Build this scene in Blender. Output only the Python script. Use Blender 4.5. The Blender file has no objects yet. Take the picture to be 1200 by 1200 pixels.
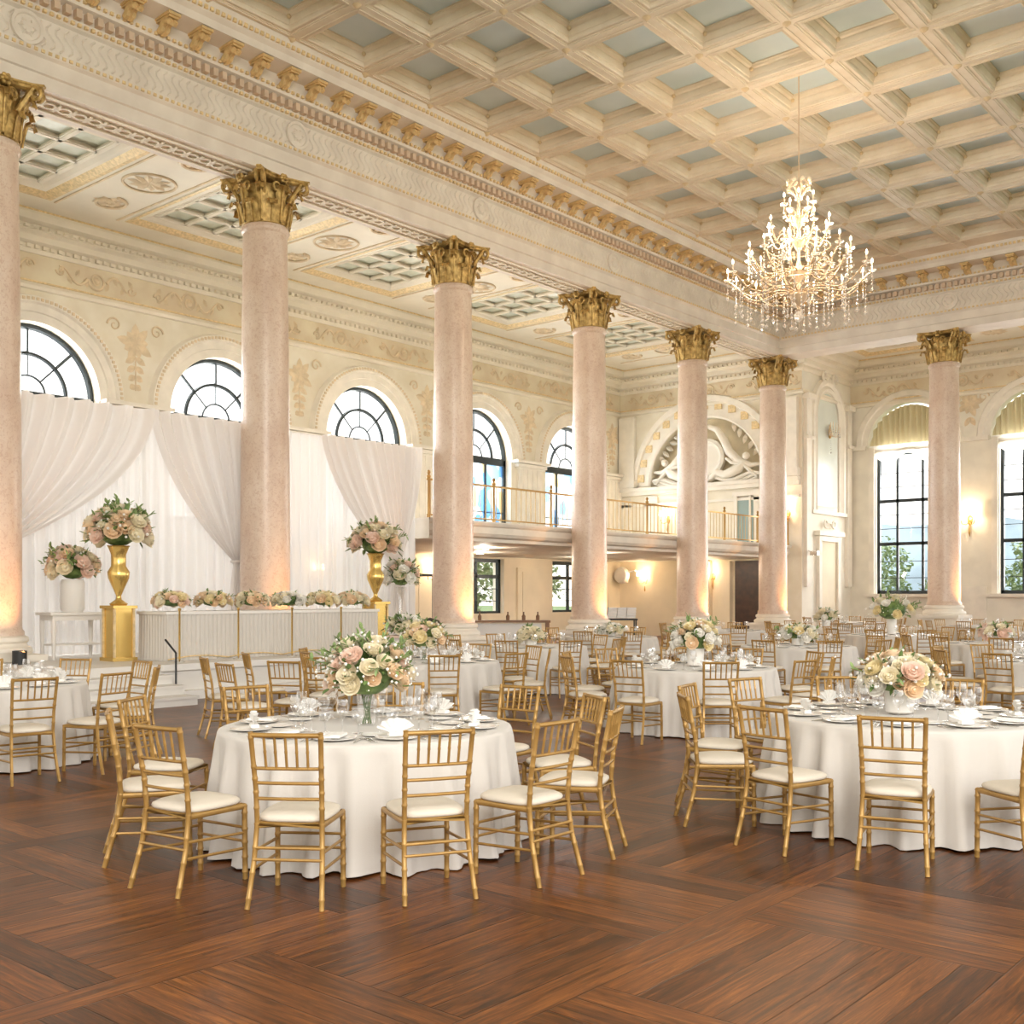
import bpy, math, random
from math import sin, cos, pi, radians, sqrt, atan2, hypot
from mathutils import Vector, Matrix

# ---------------------------------------------------------------- camera, world, exposure
random.seed(7)
scene = bpy.context.scene
TH = radians(40.4)
CS, SN = cos(TH), sin(TH)
F = 1280.0
HC = 1.65
cam_d = bpy.data.cameras.new('camera')
cam = bpy.data.objects.new('camera', cam_d)
scene.collection.objects.link(cam)
cam.location = (0, 0, HC)
cam.rotation_euler = (radians(90), 0, TH)
cam_d.sensor_width = 36
cam_d.lens = 36 * F / 1200
cam_d.shift_y = 98 / 1200
cam_d.clip_end = 400
scene.camera = cam
scene.view_settings.view_transform = 'Standard'
scene.view_settings.look = 'None'
scene.view_settings.gamma = 1
scene.view_settings.use_curve_mapping = False
scene.view_settings.exposure = 0.84

world = bpy.data.worlds.new('sky')
scene.world = world
world.use_nodes = True
wn = world.node_tree
wn.nodes.clear()
w_out = wn.nodes.new('ShaderNodeOutputWorld')
w_bg = wn.nodes.new('ShaderNodeBackground')
w_tc = wn.nodes.new('ShaderNodeTexCoord')
w_sep = wn.nodes.new('ShaderNodeSeparateXYZ')
w_rmp = wn.nodes.new('ShaderNodeValToRGB')
wn.links.new(w_tc.outputs['Generated'], w_sep.inputs[0])
wn.links.new(w_sep.outputs['Z'], w_rmp.inputs[0])
w_rmp.color_ramp.elements[0].position = 0.0
w_rmp.color_ramp.elements[0].color = (1.0, 0.94, 0.85, 1)
w_rmp.color_ramp.elements[1].position = 0.5
w_rmp.color_ramp.elements[1].color = (0.93, 0.96, 1.0, 1)
wn.links.new(w_rmp.outputs[0], w_bg.inputs[0])
w_bg.inputs[1].default_value = 1.35
wn.links.new(w_bg.outputs[0], w_out.inputs[0])

def light(name, kind, loc, energy, color, size=0.1, rot=None, target=None, spot=None, blend=0.6):
    d = bpy.data.lights.new(name, kind)
    d.energy = energy
    d.color = color
    if kind in ('POINT', 'SPOT'):
        d.shadow_soft_size = size
    if kind == 'AREA':
        d.shape = 'RECTANGLE'
        d.size, d.size_y = size
    if kind == 'SPOT':
        d.spot_size = radians(spot)
        d.spot_blend = blend
    o = bpy.data.objects.new(name, d)
    scene.collection.objects.link(o)
    o.location = loc
    if target is not None:
        o.rotation_euler = (Vector(target) - Vector(loc)).to_track_quat('-Z', 'Y').to_euler()
    elif rot:
        o.rotation_euler = rot
    return o

# daylight falling in through the windows of the side wall and the end wall;
# the rear area lamp is added indoors, standing in for assumed windows
for yy in (7.1, 12.6, 18.1, 23.6, 29.1, 34.6):
    light('window_daylight', 'AREA', (-27.4, yy, 6.6), 380, (1.0, 0.98, 0.955), (3.0, 4.0), target=(-20, yy, 4.6))
for xx in (-15.9, -11.2, -6.5):
    light('window_daylight', 'AREA', (xx, 43.3, 4.8), 270, (1.0, 0.975, 0.94), (2.3, 5.8), target=(xx, 35, 3.0))
light('rear_fill', 'AREA', (6.0, -3.0, 9.0), 1300, (1.0, 0.96, 0.91), (12, 6), target=(-10, 22, 9))

# ---------------------------------------------------------------- helpers
def at(px, z):
    """floor point at depth z seen in column px"""
    xc = (px - 600) / F * z
    return (xc * CS - z * SN, xc * SN + z * CS)

class MB:
    def __init__(s):
        s.v = []; s.f = []; s.m = []
        s.cur = 0
    def quad(s, a, b, c, d):
        n = len(s.v); s.v += [a, b, c, d]; s.f.append((n, n+1, n+2, n+3)); s.m.append(s.cur)
    def poly(s, pts):
        n = len(s.v); s.v += list(pts); s.f.append(tuple(range(n, n+len(pts)))); s.m.append(s.cur)
    def face(s, idx):
        s.f.append(tuple(idx)); s.m.append(s.cur)
    def box(s, c, size, rz=0, mp=None):
        x, y, z = [q / 2 for q in size]
        n = len(s.v)
        cr, sr = cos(rz), sin(rz)
        for dx, dy, dz in ((-x,-y,-z),(x,-y,-z),(x,y,-z),(-x,y,-z),(-x,-y,z),(x,-y,z),(x,y,z),(-x,y,z)):
            p = (c[0] + dx*cr - dy*sr, c[1] + dx*sr + dy*cr, c[2] + dz)
            s.v.append(mp(*p) if mp else p)
        for q in ((0,3,2,1),(4,5,6,7),(0,1,5,4),(1,2,6,5),(2,3,7,6),(3,0,4,7)):
            s.face([n+i for i in q])
    def tube(s, path, r, seg=8, cap=True, closed=False):
        path = [Vector(p) for p in path]
        n0 = len(s.v); N = len(path)
        rs = r if isinstance(r, (list, tuple)) else [r] * N
        t = (path[1] - path[0]).normalized()
        up = Vector((0, 0, 1)) if abs(t.z) < 0.9 else Vector((1, 0, 0))
        nrm = t.cross(up).normalized()
        for i, p in enumerate(path):
            if closed:
                t = (path[(i+1) % N] - path[i-1])
            else:
                t = path[min(i+1, N-1)] - path[max(i-1, 0)]
            if t.length < 1e-9: t = Vector((0, 0, 1))
            t.normalize()
            nrm = nrm - t * nrm.dot(t)
            if nrm.length < 1e-6: nrm = t.orthogonal()
            nrm.normalize()
            b = t.cross(nrm)
            for k in range(seg):
                a = 2*pi*k/seg
                s.v.append(tuple(p + (nrm*cos(a) + b*sin(a)) * rs[i]))
        M = N if closed else N-1
        for i in range(M):
            for k in range(seg):
                a = n0 + i*seg; b2 = n0 + ((i+1) % N)*seg
                s.face((a+k, a+(k+1) % seg, b2+(k+1) % seg, b2+k))
        if cap and not closed:
            s.face([n0+k for k in range(seg)][::-1])
            s.face([n0+(N-1)*seg+k for k in range(seg)])
    def lathe(s, prof, seg=24, c=(0, 0, 0), f=None, mp=None, arc=2*pi, cap=True):
        n0 = len(s.v); N = len(prof)
        full = abs(arc - 2*pi) < 1e-6
        K = seg if full else seg + 1
        for i, (r, z) in enumerate(prof):
            for k in range(K):
                a = arc*k/seg
                rr = f(a, r, z) if f else r
                p = (c[0] + rr*cos(a), c[1] + rr*sin(a), c[2] + z)
                s.v.append(mp(*p) if mp else p)
        for i in range(N-1):
            for k in range(seg):
                k2 = (k+1) % K
                s.face((n0+i*K+k, n0+i*K+k2, n0+(i+1)*K+k2, n0+(i+1)*K+k))
        if cap and full:
            if prof[0][0] > 1e-5: s.face([n0+k for k in range(K)][::-1])
            if prof[-1][0] > 1e-5: s.face([n0+(N-1)*K+k for k in range(K)])
    def ball(s, c, r, seg=8, rings=5, sc=(1, 1, 1)):
        n0 = len(s.v)
        s.v.append((c[0], c[1], c[2] - r*sc[2]))
        for i in range(1, rings):
            a = -pi/2 + pi*i/rings
            for k in range(seg):
                b = 2*pi*k/seg
                s.v.append((c[0]+r*sc[0]*cos(a)*cos(b), c[1]+r*sc[1]*cos(a)*sin(b), c[2]+r*sc[2]*sin(a)))
        s.v.append((c[0], c[1], c[2] + r*sc[2]))
        top = len(s.v)-1
        for k in range(seg):
            s.face((n0, n0+1+(k+1) % seg, n0+1+k))
            s.face((top, top-seg+k, top-seg+(k+1) % seg))
        for i in range(rings-2):
            for k in range(seg):
                a = n0+1+i*seg
                s.face((a+k, a+(k+1) % seg, a+seg+(k+1) % seg, a+seg+k))
    def grid(s, fn, nu, nv, double=False):
        n0 = len(s.v)
        for i in range(nu+1):
            for j in range(nv+1):
                s.v.append(tuple(fn(i/nu, j/nv)))
        for i in range(nu):
            for j in range(nv):
                a = n0+i*(nv+1)+j
                s.face((a, a+nv+1, a+nv+2, a+1))
    def add(s, other, mtx):
        n = len(s.v)
        s.v += [tuple(mtx @ Vector(p)) for p in other.v]
        s.f += [tuple(i+n for i in q) for q in other.f]
        s.m += [max(s.cur, q) for q in other.m]
    def mesh(s, name, mats, smooth=None):
        me = bpy.data.meshes.new(name)
        me.from_pydata([tuple(p) for p in s.v], [], s.f)
        for m in (mats if isinstance(mats, (list, tuple)) else [mats]):
            me.materials.append(m)
        if isinstance(mats, (list, tuple)) and len(mats) > 1:
            me.polygons.foreach_set('material_index', s.m)
        if smooth is not None:
            me.polygons.foreach_set('use_smooth', [True]*len(me.polygons))
            if smooth < 179:
                me.set_sharp_from_angle(angle=radians(smooth))
        me.update()
        return me
    def build(s, name, mats, parent=None, smooth=None, loc=(0, 0, 0), rz=0):
        return link(name, s.mesh(name, mats, smooth), parent, loc, rz)

COL = scene.collection
def link(name, data, parent=None, loc=(0, 0, 0), rz=0):
    o = bpy.data.objects.new(name, data)
    COL.objects.link(o)
    o.location = loc
    o.rotation_euler = (0, 0, rz)
    if parent is not None: o.parent = parent
    return o
def tag(o, label, cat, group=None, kind=None):
    o['label'] = label; o['category'] = cat
    if group: o['group'] = group
    if kind: o['kind'] = kind
    return o
def thing(name, label, cat, loc, rz=0, group=None):
    return tag(link(name, None, None, loc, rz), label, cat, group)
def struct(o):
    o['kind'] = 'structure'
    return o
def kids(o): return [c for c in ALLKIDS.get(o.name, [])]
ALLKIDS = {}
def reg(root, children):
    """remember a thing's tree for copying: children = [(obj, [grandchildren])]"""
    ALLKIDS[root.name] = children
def copy_thing(root, loc, rz, label, group=None, scale=None):
    r = root.copy(); COL.objects.link(r)
    r.location = loc; r.rotation_euler = (0, 0, rz)
    r['label'] = label
    if group: r['group'] = group
    if scale: r.scale = scale
    for ch, gs in ALLKIDS.get(root.name, []):
        c = ch.copy(); COL.objects.link(c); c.parent = r
        for g in gs:
            d = g.copy(); COL.objects.link(d); d.parent = c
    return r
def prof_sweep(mb, prof, fr, u0, u1, m0=0, m1=0):
    """sweep (out,z) profile along u in frame fr(u,out,z); ends mitred by m*out"""
    n = len(mb.v)
    for (o, z) in prof:
        mb.v.append(fr(u0 + m0*o, o, z)); mb.v.append(fr(u1 + m1*o, o, z))
    for i in range(len(prof)-1):
        mb.face((n+2*i, n+2*i+1, n+2*i+3, n+2*i+2))

# ---------------------------------------------------------------- materials
class G:
    """tiny node-graph helper"""
    def __init__(s, m):
        s.nt = m.node_tree; s.N = s.nt.nodes; s.L = s.nt.links
    def n(s, t, ins=None, **kw):
        nd = s.N.new(t)
        for k, v in kw.items(): setattr(nd, k, v)
        for k, v in (ins or {}).items(): s.put(nd.inputs[k], v)
        return nd
    def put(s, sock, v):
        if hasattr(v, 'is_output') or isinstance(v, bpy.types.NodeSocket): s.L.new(v, sock)
        elif isinstance(v, bpy.types.Node): s.L.new(v.outputs[0], sock)
        else: sock.default_value = v
    def m(s, op, a, b=0.0, c=0.0):
        nd = s.N.new('ShaderNodeMath'); nd.operation = op
        s.put(nd.inputs[0], a); s.put(nd.inputs[1], b); s.put(nd.inputs[2], c)
        return nd.outputs[0]
    def ramp(s, fac, stops):
        nd = s.N.new('ShaderNodeValToRGB')
        cr = nd.color_ramp
        while len(cr.elements) < len(stops): cr.elements.new(0.5)
        for e, (p, c) in zip(cr.elements, stops):
            e.position = p; e.color = (*c, 1)
        s.put(nd.inputs[0], fac)
        return nd.outputs[0]
def newmat(name):
    m = bpy.data.materials.new(name); m.use_nodes = True
    g = G(m); b = g.N['Principled BSDF']
    return m, g, b
def mat(name, col, rough=0.5, metal=0.0, var=0.0, scale=3.0, bump=0.0, bscale=None, sheen=0, coat=0, col2=None, detail=4):
    m, g, b = newmat(name)
    b.inputs['Base Color'].default_value = (*col, 1)
    b.inputs['Roughness'].default_value = rough
    b.inputs['Metallic'].default_value = metal
    if coat: b.inputs['Coat Weight'].default_value = coat
    if sheen: b.inputs['Sheen Weight'].default_value = sheen
    tc = g.n('ShaderNodeTexCoord')
    if var or col2:
        ns = g.n('ShaderNodeTexNoise', {'Vector': tc.outputs['Object'], 'Scale': scale, 'Detail': detail})
        lo = tuple(max(0, q*(1-var)) for q in col)
        hi = col2 if col2 else tuple(min(1, q*(1+var)) for q in col)
        g.L.new(g.ramp(ns.outputs[0], [(0.35, lo), (0.65, hi)]), b.inputs['Base Color'])
    if bump:
        nb = g.n('ShaderNodeTexNoise', {'Vector': tc.outputs['Object'], 'Scale': bscale or scale*6, 'Detail': 3.0})
        bp = g.n('ShaderNodeBump', {'Height': nb.outputs[0], 'Strength': bump, 'Distance': 0.01})
        g.L.new(bp.outputs[0], b.inputs['Normal'])
    return m
def glassmat(name, col=(1, 1, 1), amount=0.12, rough=0.02):
    m, g, b = newmat(name)
    g.N.remove(b)
    out = g.N['Material Output']
    tr = g.n('ShaderNodeBsdfTransparent', {'Color': (*col, 1)})
    gl = g.n('ShaderNodeBsdfGlossy', {'Color': (1, 1, 1, 1), 'Roughness': rough})
    fr = g.n('ShaderNodeLayerWeight', {'Blend': 0.5})
    fac = g.m('ADD', g.m('MULTIPLY', g.m('POWER', fr.outputs['Facing'], 2.0), 0.6), amount)
    mx = g.n('ShaderNodeMixShader', {0: fac, 1: tr.outputs[0], 2: gl.outputs[0]})
    g.L.new(mx.outputs[0], out.inputs[0])
    return m
def emat(name, col, strength):
    m, g, b = newmat(name)
    b.inputs['Base Color'].default_value = (*col, 1)
    b.inputs['Emission Color'].default_value = (*col, 1)
    b.inputs['Emission Strength'].default_value = strength
    return m
def sheermat(name, col, trans=0.5, alpha=0.0):
    m, g, b = newmat(name)
    g.N.remove(b)
    out = g.N['Material Output']
    d = g.n('ShaderNodeBsdfDiffuse', {'Color': (*col, 1)})
    t = g.n('ShaderNodeBsdfTranslucent', {'Color': (*col, 1)})
    mx = g.n('ShaderNodeMixShader', {0: trans, 1: d.outputs[0], 2: t.outputs[0]})
    last = mx
    if alpha:
        tp = g.n('ShaderNodeBsdfTransparent')
        last = g.n('ShaderNodeMixShader', {0: alpha, 1: mx.outputs[0], 2: tp.outputs[0]})
    g.L.new(last.outputs[0], out.inputs[0])
    return m

M = {}
M['wall'] = mat('cream_plaster', (0.82, 0.74, 0.58), 0.75, var=0.06, scale=1.2, bump=0.15, col2=(0.86, 0.80, 0.67))
M['wallwhite'] = mat('ivory_plaster', (0.84, 0.79, 0.68), 0.7, var=0.05, scale=1.5)
M['lower'] = mat('beige_plaster', (0.80, 0.70, 0.53), 0.75, var=0.05, scale=1.0)
M['trim'] = mat('ivory_moulding', (0.86, 0.80, 0.70), 0.6, var=0.05, scale=2.5)
M['entab'] = mat('stone_moulding', (0.78, 0.70, 0.61), 0.6, var=0.06, scale=1.6, col2=(0.83, 0.76, 0.67))
M['coffer'] = mat('coffer_paint', (0.83, 0.71, 0.55), 0.55, var=0.06, scale=2.0, col2=(0.86, 0.76, 0.62))
M['rosette'] = mat('coffer_gilt', (0.74, 0.58, 0.36), 0.5)
M['ornament'] = mat('painted_ornament', (0.76, 0.62, 0.43), 0.7, var=0.1, scale=4)
M['gilt'] = mat('gilt_plaster', (0.74, 0.53, 0.26), 0.5, metal=0.25, var=0.15, scale=5)
M['gilttrim'] = mat('gilt_band', (0.78, 0.60, 0.33), 0.5, metal=0.1, var=0.15, scale=14)
M['capital'] = mat('antique_gold_leaf', (0.36, 0.22, 0.06), 0.42, metal=0.45, scale=9, var=0.2, bump=0.4, col2=(0.66, 0.45, 0.16))
M['bluepanel'] = mat('blue_grey_laylight', (0.58, 0.70, 0.72), 0.35, var=0.07, scale=0.5, col2=(0.66, 0.76, 0.79))
M['greenpanel'] = mat('green_laylight', (0.62, 0.64, 0.50), 0.3, var=0.1, scale=1.5, col2=(0.78, 0.81, 0.72))
M['aisle'] = mat('aisle_ceiling_paint', (0.84, 0.77, 0.64), 0.6, var=0.05, scale=0.8)
M['relief'] = mat('relief_plaster', (0.86, 0.80, 0.70), 0.6)
M['lunette'] = mat('lunette_paint', (0.66, 0.56, 0.38), 0.7, var=0.1, scale=1.5)
M['mirror'] = mat('niche_panel', (0.70, 0.74, 0.68), 0.25, var=0.05, scale=0.8)
M['black'] = mat('dark_window_metal', (0.035, 0.045, 0.05), 0.4, metal=0.3)
M['darkwood'] = mat('dark_door_wood', (0.05, 0.02, 0.012), 0.35, var=0.3, scale=5)
M['teal'] = mat('teal_glass_door', (0.32, 0.42, 0.40), 0.15)
M['brass'] = mat('brass', (0.55, 0.34, 0.12), 0.35, metal=0.7)
M['railgold'] = mat('railing_gilt', (0.55, 0.38, 0.18), 0.4, metal=0.5)
M['chair'] = mat('gold_chair_paint', (0.42, 0.245, 0.07), 0.36, metal=0.3, var=0.1, scale=8)
M['cushion'] = mat('ivory_cushion', (0.74, 0.67, 0.56), 0.8, var=0.03, scale=6, bump=0.1, bscale=60)
M['cloth'] = mat('tablecloth_linen', (0.67, 0.63, 0.575), 0.85, bump=0.12, bscale=180, sheen=0.2, var=0.01)
M['napkin'] = mat('napkin_linen', (0.88, 0.86, 0.82), 0.85)
M['china'] = mat('white_china', (0.88, 0.86, 0.82), 0.15, coat=0.3)
M['silver'] = mat('silver', (0.7, 0.68, 0.64), 0.22, metal=1.0)
M['glass'] = glassmat('clear_glass', (0.95, 0.95, 0.95), 0.16)
M['pane'] = glassmat('window_glass', (0.96, 0.98, 1.0), 0.02)
def crystalmat():
    m, g, b = newmat('crystal')
    g.N.remove(b)
    tr = g.n('ShaderNodeBsdfTransparent', {'Color': (1, 1, 1, 1)})
    gl = g.n('ShaderNodeBsdfGlossy', {'Color': (1, 1, 1, 1), 'Roughness': 0.08})
    tl = g.n('ShaderNodeBsdfTranslucent', {'Color': (0.95, 0.90, 0.84, 1)})
    df = g.n('ShaderNodeBsdfDiffuse', {'Color': (0.95, 0.90, 0.84, 1)})
    a = g.n('ShaderNodeMixShader', {0: 0.5, 1: tl.outputs[0], 2: df.outputs[0]})
    c = g.n('ShaderNodeMixShader', {0: 0.45, 1: a.outputs[0], 2: gl.outputs[0]})
    d = g.n('ShaderNodeMixShader', {0: 0.65, 1: tr.outputs[0], 2: c.outputs[0]})
    g.L.new(d.outputs[0], g.N['Material Output'].inputs[0])
    return m
M['crystal'] = crystalmat()
M['leaf'] = mat('leaf_green', (0.10, 0.19, 0.05), 0.5, var=0.35, scale=9, col2=(0.22, 0.33, 0.10))
M['leaf2'] = mat('pale_leaf', (0.26, 0.36, 0.14), 0.5, var=0.3, scale=9)
M['stem'] = mat('stem_green', (0.12, 0.20, 0.06), 0.6)
M['blush'] = mat('blush_petal', (0.88, 0.67, 0.55), 0.6, scale=20, var=0.06)
M['peach'] = mat('peach_petal', (0.89, 0.69, 0.47), 0.6, scale=20, var=0.06)
M['creamf'] = mat('cream_petal', (0.88, 0.80, 0.60), 0.6, scale=20, var=0.05)
M['whitef'] = mat('white_petal', (0.90, 0.87, 0.80), 0.6)
M['yellowf'] = mat('yellow_petal', (0.87, 0.75, 0.45), 0.6)
M['plum'] = mat('plum_petal', (0.16, 0.03, 0.05), 0.6)
M['drape'] = sheermat('sheer_drape', (0.90, 0.885, 0.87), 0.36, 0.08)
M['drapetop'] = sheermat('swag_drape', (0.95, 0.92, 0.895), 0.44, 0.05)
M['valance'] = mat('cream_valance', (0.72, 0.65, 0.42), 0.8)
M['swag'] = sheermat('white_swag', (0.9, 0.88, 0.84), 0.4)
M['stage'] = mat('stage_white', (0.74, 0.71, 0.66), 0.5, var=0.04, scale=1.2)
M['white'] = mat('white_paint', (0.85, 0.82, 0.77), 0.45)
M['goldsheet'] = mat('polished_gold', (0.80, 0.56, 0.18), 0.22, metal=0.75)
M['candle'] = mat('candle_sleeve', (0.78, 0.66, 0.50), 0.5)
M['chgold'] = mat('chandelier_gilt', (0.66, 0.50, 0.34), 0.35, metal=0.2)
M['bulb'] = emat('bulb_glow', (1.0, 0.84, 0.62), 4.0)
M['shade'] = emat('lamp_shade_glow', (1.0, 0.74, 0.40), 5.0)
M['blackm'] = mat('black_plastic', (0.02, 0.02, 0.02), 0.4)
M['brownwood'] = mat('brown_wood', (0.22, 0.11, 0.05), 0.4, var=0.2, scale=6)
M['tree'] = mat('tree_leaf', (0.34, 0.46, 0.22), 0.6, var=0.3, scale=2, col2=(0.60, 0.70, 0.42))
M['bark'] = mat('tree_bark', (0.16, 0.10, 0.06), 0.9)
M['grass'] = mat('lawn', (0.18, 0.26, 0.09), 0.9, var=0.3, scale=3)
M['hill'] = mat('far_hill', (0.34, 0.42, 0.46), 0.9, var=0.2, scale=0.15)

def marble():
    m, g, b = newmat('pink_marble')
    tc = g.n('ShaderNodeTexCoord')
    mp = g.n('ShaderNodeMapping', {'Vector': tc.outputs['Object'], 'Scale': (1, 1, 0.55)})
    n1 = g.n('ShaderNodeTexNoise', {'Vector': mp.outputs[0], 'Scale': 1.7, 'Detail': 6.0, 'Roughness': 0.6})
    n2 = g.n('ShaderNodeTexNoise', {'Vector': tc.outputs['Object'], 'Scale': 16.0, 'Detail': 5.0, 'Distortion': 1.5})
    c1 = g.ramp(n1.outputs[0], [(0.3, (0.64, 0.475, 0.37)), (0.5, (0.73, 0.58, 0.465)), (0.7, (0.80, 0.67, 0.56))])
    c2 = g.ramp(n2.outputs[0], [(0.36, (0.88, 0.80, 0.76)), (0.5, (1, 1, 1)), (0.75, (1.0, 0.97, 0.94))])
    mx = g.n('ShaderNodeMix', data_type='RGBA', blend_type='MULTIPLY')
    mx.inputs[0].default_value = 1.0
    g.L.new(c1, mx.inputs[6]); g.L.new(c2, mx.inputs[7])
    g.L.new(mx.outputs[2], b.inputs['Base Color'])
    b.inputs['Roughness'].default_value = 0.3
    return m
M['marble'] = marble()

def parquet():
    """square panels of five boards, turned alternately, between long border boards"""
    m, g, b = newmat('parquet_floor')
    tc = g.n('ShaderNodeTexCoord')
    sp = g.n('ShaderNodeSeparateXYZ', {0: tc.outputs['Object']})
    X, Y = sp.outputs[0], sp.outputs[1]
    S = 1.45; BW = 0.19
    fx = g.m('DIVIDE', X, S); cx = g.m('FLOOR', fx)
    lx = g.m('MULTIPLY', g.m('FRACT', fx), S)
    Y2 = g.m('ADD', Y, g.m('MULTIPLY', cx, 0.62))
    T = S - BW
    fy = g.m('DIVIDE', Y2, T); cy = g.m('FLOOR', fy)
    ly = g.m('MULTIPLY', g.m('FRACT', fy), T)
    border = g.m('LESS_THAN', lx, BW)
    par = g.m('GREATER_THAN', g.m('FRACT', g.m('MULTIPLY', g.m('ADD', cx, cy), 0.5)), 0.25)
    lx2 = g.m('SUBTRACT', lx, BW)
    def mixf(f, a, c):   # f? c : a
        return g.m('ADD', g.m('MULTIPLY', a, g.m('SUBTRACT', 1.0, f)), g.m('MULTIPLY', c, f))
    across = mixf(par, lx2, ly)
    along = mixf(par, ly, lx2)
    bw = T / 7
    bi = g.m('FLOOR', g.m('DIVIDE', across, bw))
    be = g.m('MULTIPLY', g.m('FRACT', g.m('DIVIDE', across, bw)), bw)
    # border boards run along Y
    across = mixf(border, be, lx)
    width = mixf(border, bw, BW)
    alongW = mixf(border, mixf(par, Y, X), Y)
    acrossW = mixf(border, mixf(par, X, Y), X)
    e1 = g.m('MINIMUM', across, g.m('SUBTRACT', width, across))
    e2 = g.m('ADD', g.m('MINIMUM', along, g.m('SUBTRACT', T, along)), g.m('MULTIPLY', border, 10.0))
    edge = g.m('MINIMUM', e1, e2)
    seam = g.m('SUBTRACT', 1.0, g.m('MINIMUM', g.m('DIVIDE', edge, 0.006), 1.0))
    idv = g.n('ShaderNodeCombineXYZ', {0: mixf(border, g.m('ADD', bi, g.m('MULTIPLY', cx, 7.13)), cx), 1: mixf(border, cy, g.m('FLOOR', g.m('DIVIDE', Y, 2.9))), 2: mixf(border, bi, 31.0)})
    wn_ = g.n('ShaderNodeTexWhiteNoise', {'Vector': idv.outputs[0]}, noise_dimensions='3D')
    rnd = wn_.outputs[0]
    gv = g.n('ShaderNodeCombineXYZ', {0: g.m('MULTIPLY', alongW, 0.8), 1: g.m('ADD', g.m('MULTIPLY', acrossW, 11.0), g.m('MULTIPLY', rnd, 31.0)), 2: g.m('MULTIPLY', rnd, 17.0)})
    gr = g.n('ShaderNodeTexNoise', {'Vector': gv.outputs[0], 'Scale': 2.2, 'Detail': 8.0, 'Roughness': 0.72, 'Distortion': 1.3})
    gv2 = g.n('ShaderNodeCombineXYZ', {0: g.m('MULTIPLY', alongW, 1.0), 1: g.m('MULTIPLY', acrossW, 60.0), 2: rnd})
    gr2 = g.n('ShaderNodeTexNoise', {'Vector': gv2.outputs[0], 'Scale': 4.0, 'Detail': 2.0})
    v = g.m('ADD', g.m('MULTIPLY', gr.outputs[0], 0.95), g.m('MULTIPLY', g.m('SUBTRACT', rnd, 0.5), 0.17))
    v = g.m('ADD', v, g.m('MULTIPLY', g.m('SUBTRACT', gr2.outputs[0], 0.5), 0.25))
    c = g.ramp(v, [(0.27, (0.020, 0.006, 0.0018)), (0.41, (0.072, 0.023, 0.006)), (0.54, (0.165, 0.052, 0.012)), (0.72, (0.34, 0.125, 0.031))])
    mx = g.n('ShaderNodeMix', data_type='RGBA')
    g.L.new(g.m('MULTIPLY', seam, 0.8), mx.inputs[0]); g.L.new(c, mx.inputs[6]); mx.inputs[7].default_value = (0.02, 0.007, 0.003, 1)
    g.L.new(mx.outputs[2], b.inputs['Base Color'])
    r = g.m('ADD', 0.24, g.m('MULTIPLY', gr.outputs[0], 0.18))
    g.L.new(r, b.inputs['Roughness'])
    b.inputs['Specular IOR Level'].default_value = 0.32
    bp = g.n('ShaderNodeBump', {'Height': g.m('SUBTRACT', g.m('MULTIPLY', gr2.outputs[0], 0.15), seam), 'Strength': 0.25, 'Distance': 0.004})
    g.L.new(bp.outputs[0], b.inputs['Normal'])
    return m
M['floor'] = parquet()

def stained():
    m, g, b = newmat('coloured_leaded_glass')
    g.N.remove(b)
    tc = g.n('ShaderNodeTexCoord')
    mp = g.n('ShaderNodeMapping', {'Vector': tc.outputs['Object'], 'Scale': (1, 1, 0.7)})
    vo = g.n('ShaderNodeTexVoronoi', {'Vector': mp.outputs[0], 'Scale': 2.6})
    sp = g.n('ShaderNodeSeparateColor', {0: vo.outputs['Color']})
    c = g.ramp(sp.outputs[0], [(0.2, (0.10, 0.24, 0.46)), (0.4, (0.38, 0.52, 0.62)), (0.7, (0.62, 0.66, 0.70)), (0.95, (0.42, 0.33, 0.18))])
    t = g.n('ShaderNodeBsdfTransparent', {'Color': c})
    tl = g.n('ShaderNodeBsdfTranslucent', {'Color': c})
    mx = g.n('ShaderNodeMixShader', {0: 0.3, 1: t.outputs[0], 2: tl.outputs[0]})
    g.L.new(mx.outputs[0], g.N['Material Output'].inputs[0])
    return m
M['stained'] = stained()
# ---------------------------------------------------------------- the room shell
XC, YC = -18.04, 35.45           # colonnade lines
SP = 5.49
CY = [8.04 + SP*k for k in range(5)]    # the left row without the corner column
XW, Y1, Y2 = -26.5, 38.2, 42.6   # side wall, end of side aisle, end wall
XN = -18.25                      # niche wall
ZS, ZA, ZC = 10.0, 11.0, 12.15   # beam soffit, aisle ceiling, hall ceiling
XE = 9.0
def fL(u, o, z): return (XW + o, u, z)           # side wall, faces +X
def fR(u, o, z): return (u, Y1 - o, z)           # relief wall, faces -Y
def fE(u, o, z): return (u, Y2 - o, z)           # end wall
def fN(u, o, z): return (XN + o, u, z)           # niche wall, faces +X
def fH(u, o, z): return (XC + 0.49 + o, u, z)    # hall face of left beam
def fB(u, o, z): return (u, YC - 0.49 - o, z)    # hall face of end beam
def fHo(u, o, z): return (XC - 0.49 - o, u, z)   # aisle faces
def fBo(u, o, z): return (u, YC + 0.49 + o, z)

mb = MB(); mb.quad((-30, -6, 0), (12, -6, 0), (12, 46, 0), (-30, 46, 0))
struct(mb.build('floor', M['floor']))

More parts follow.
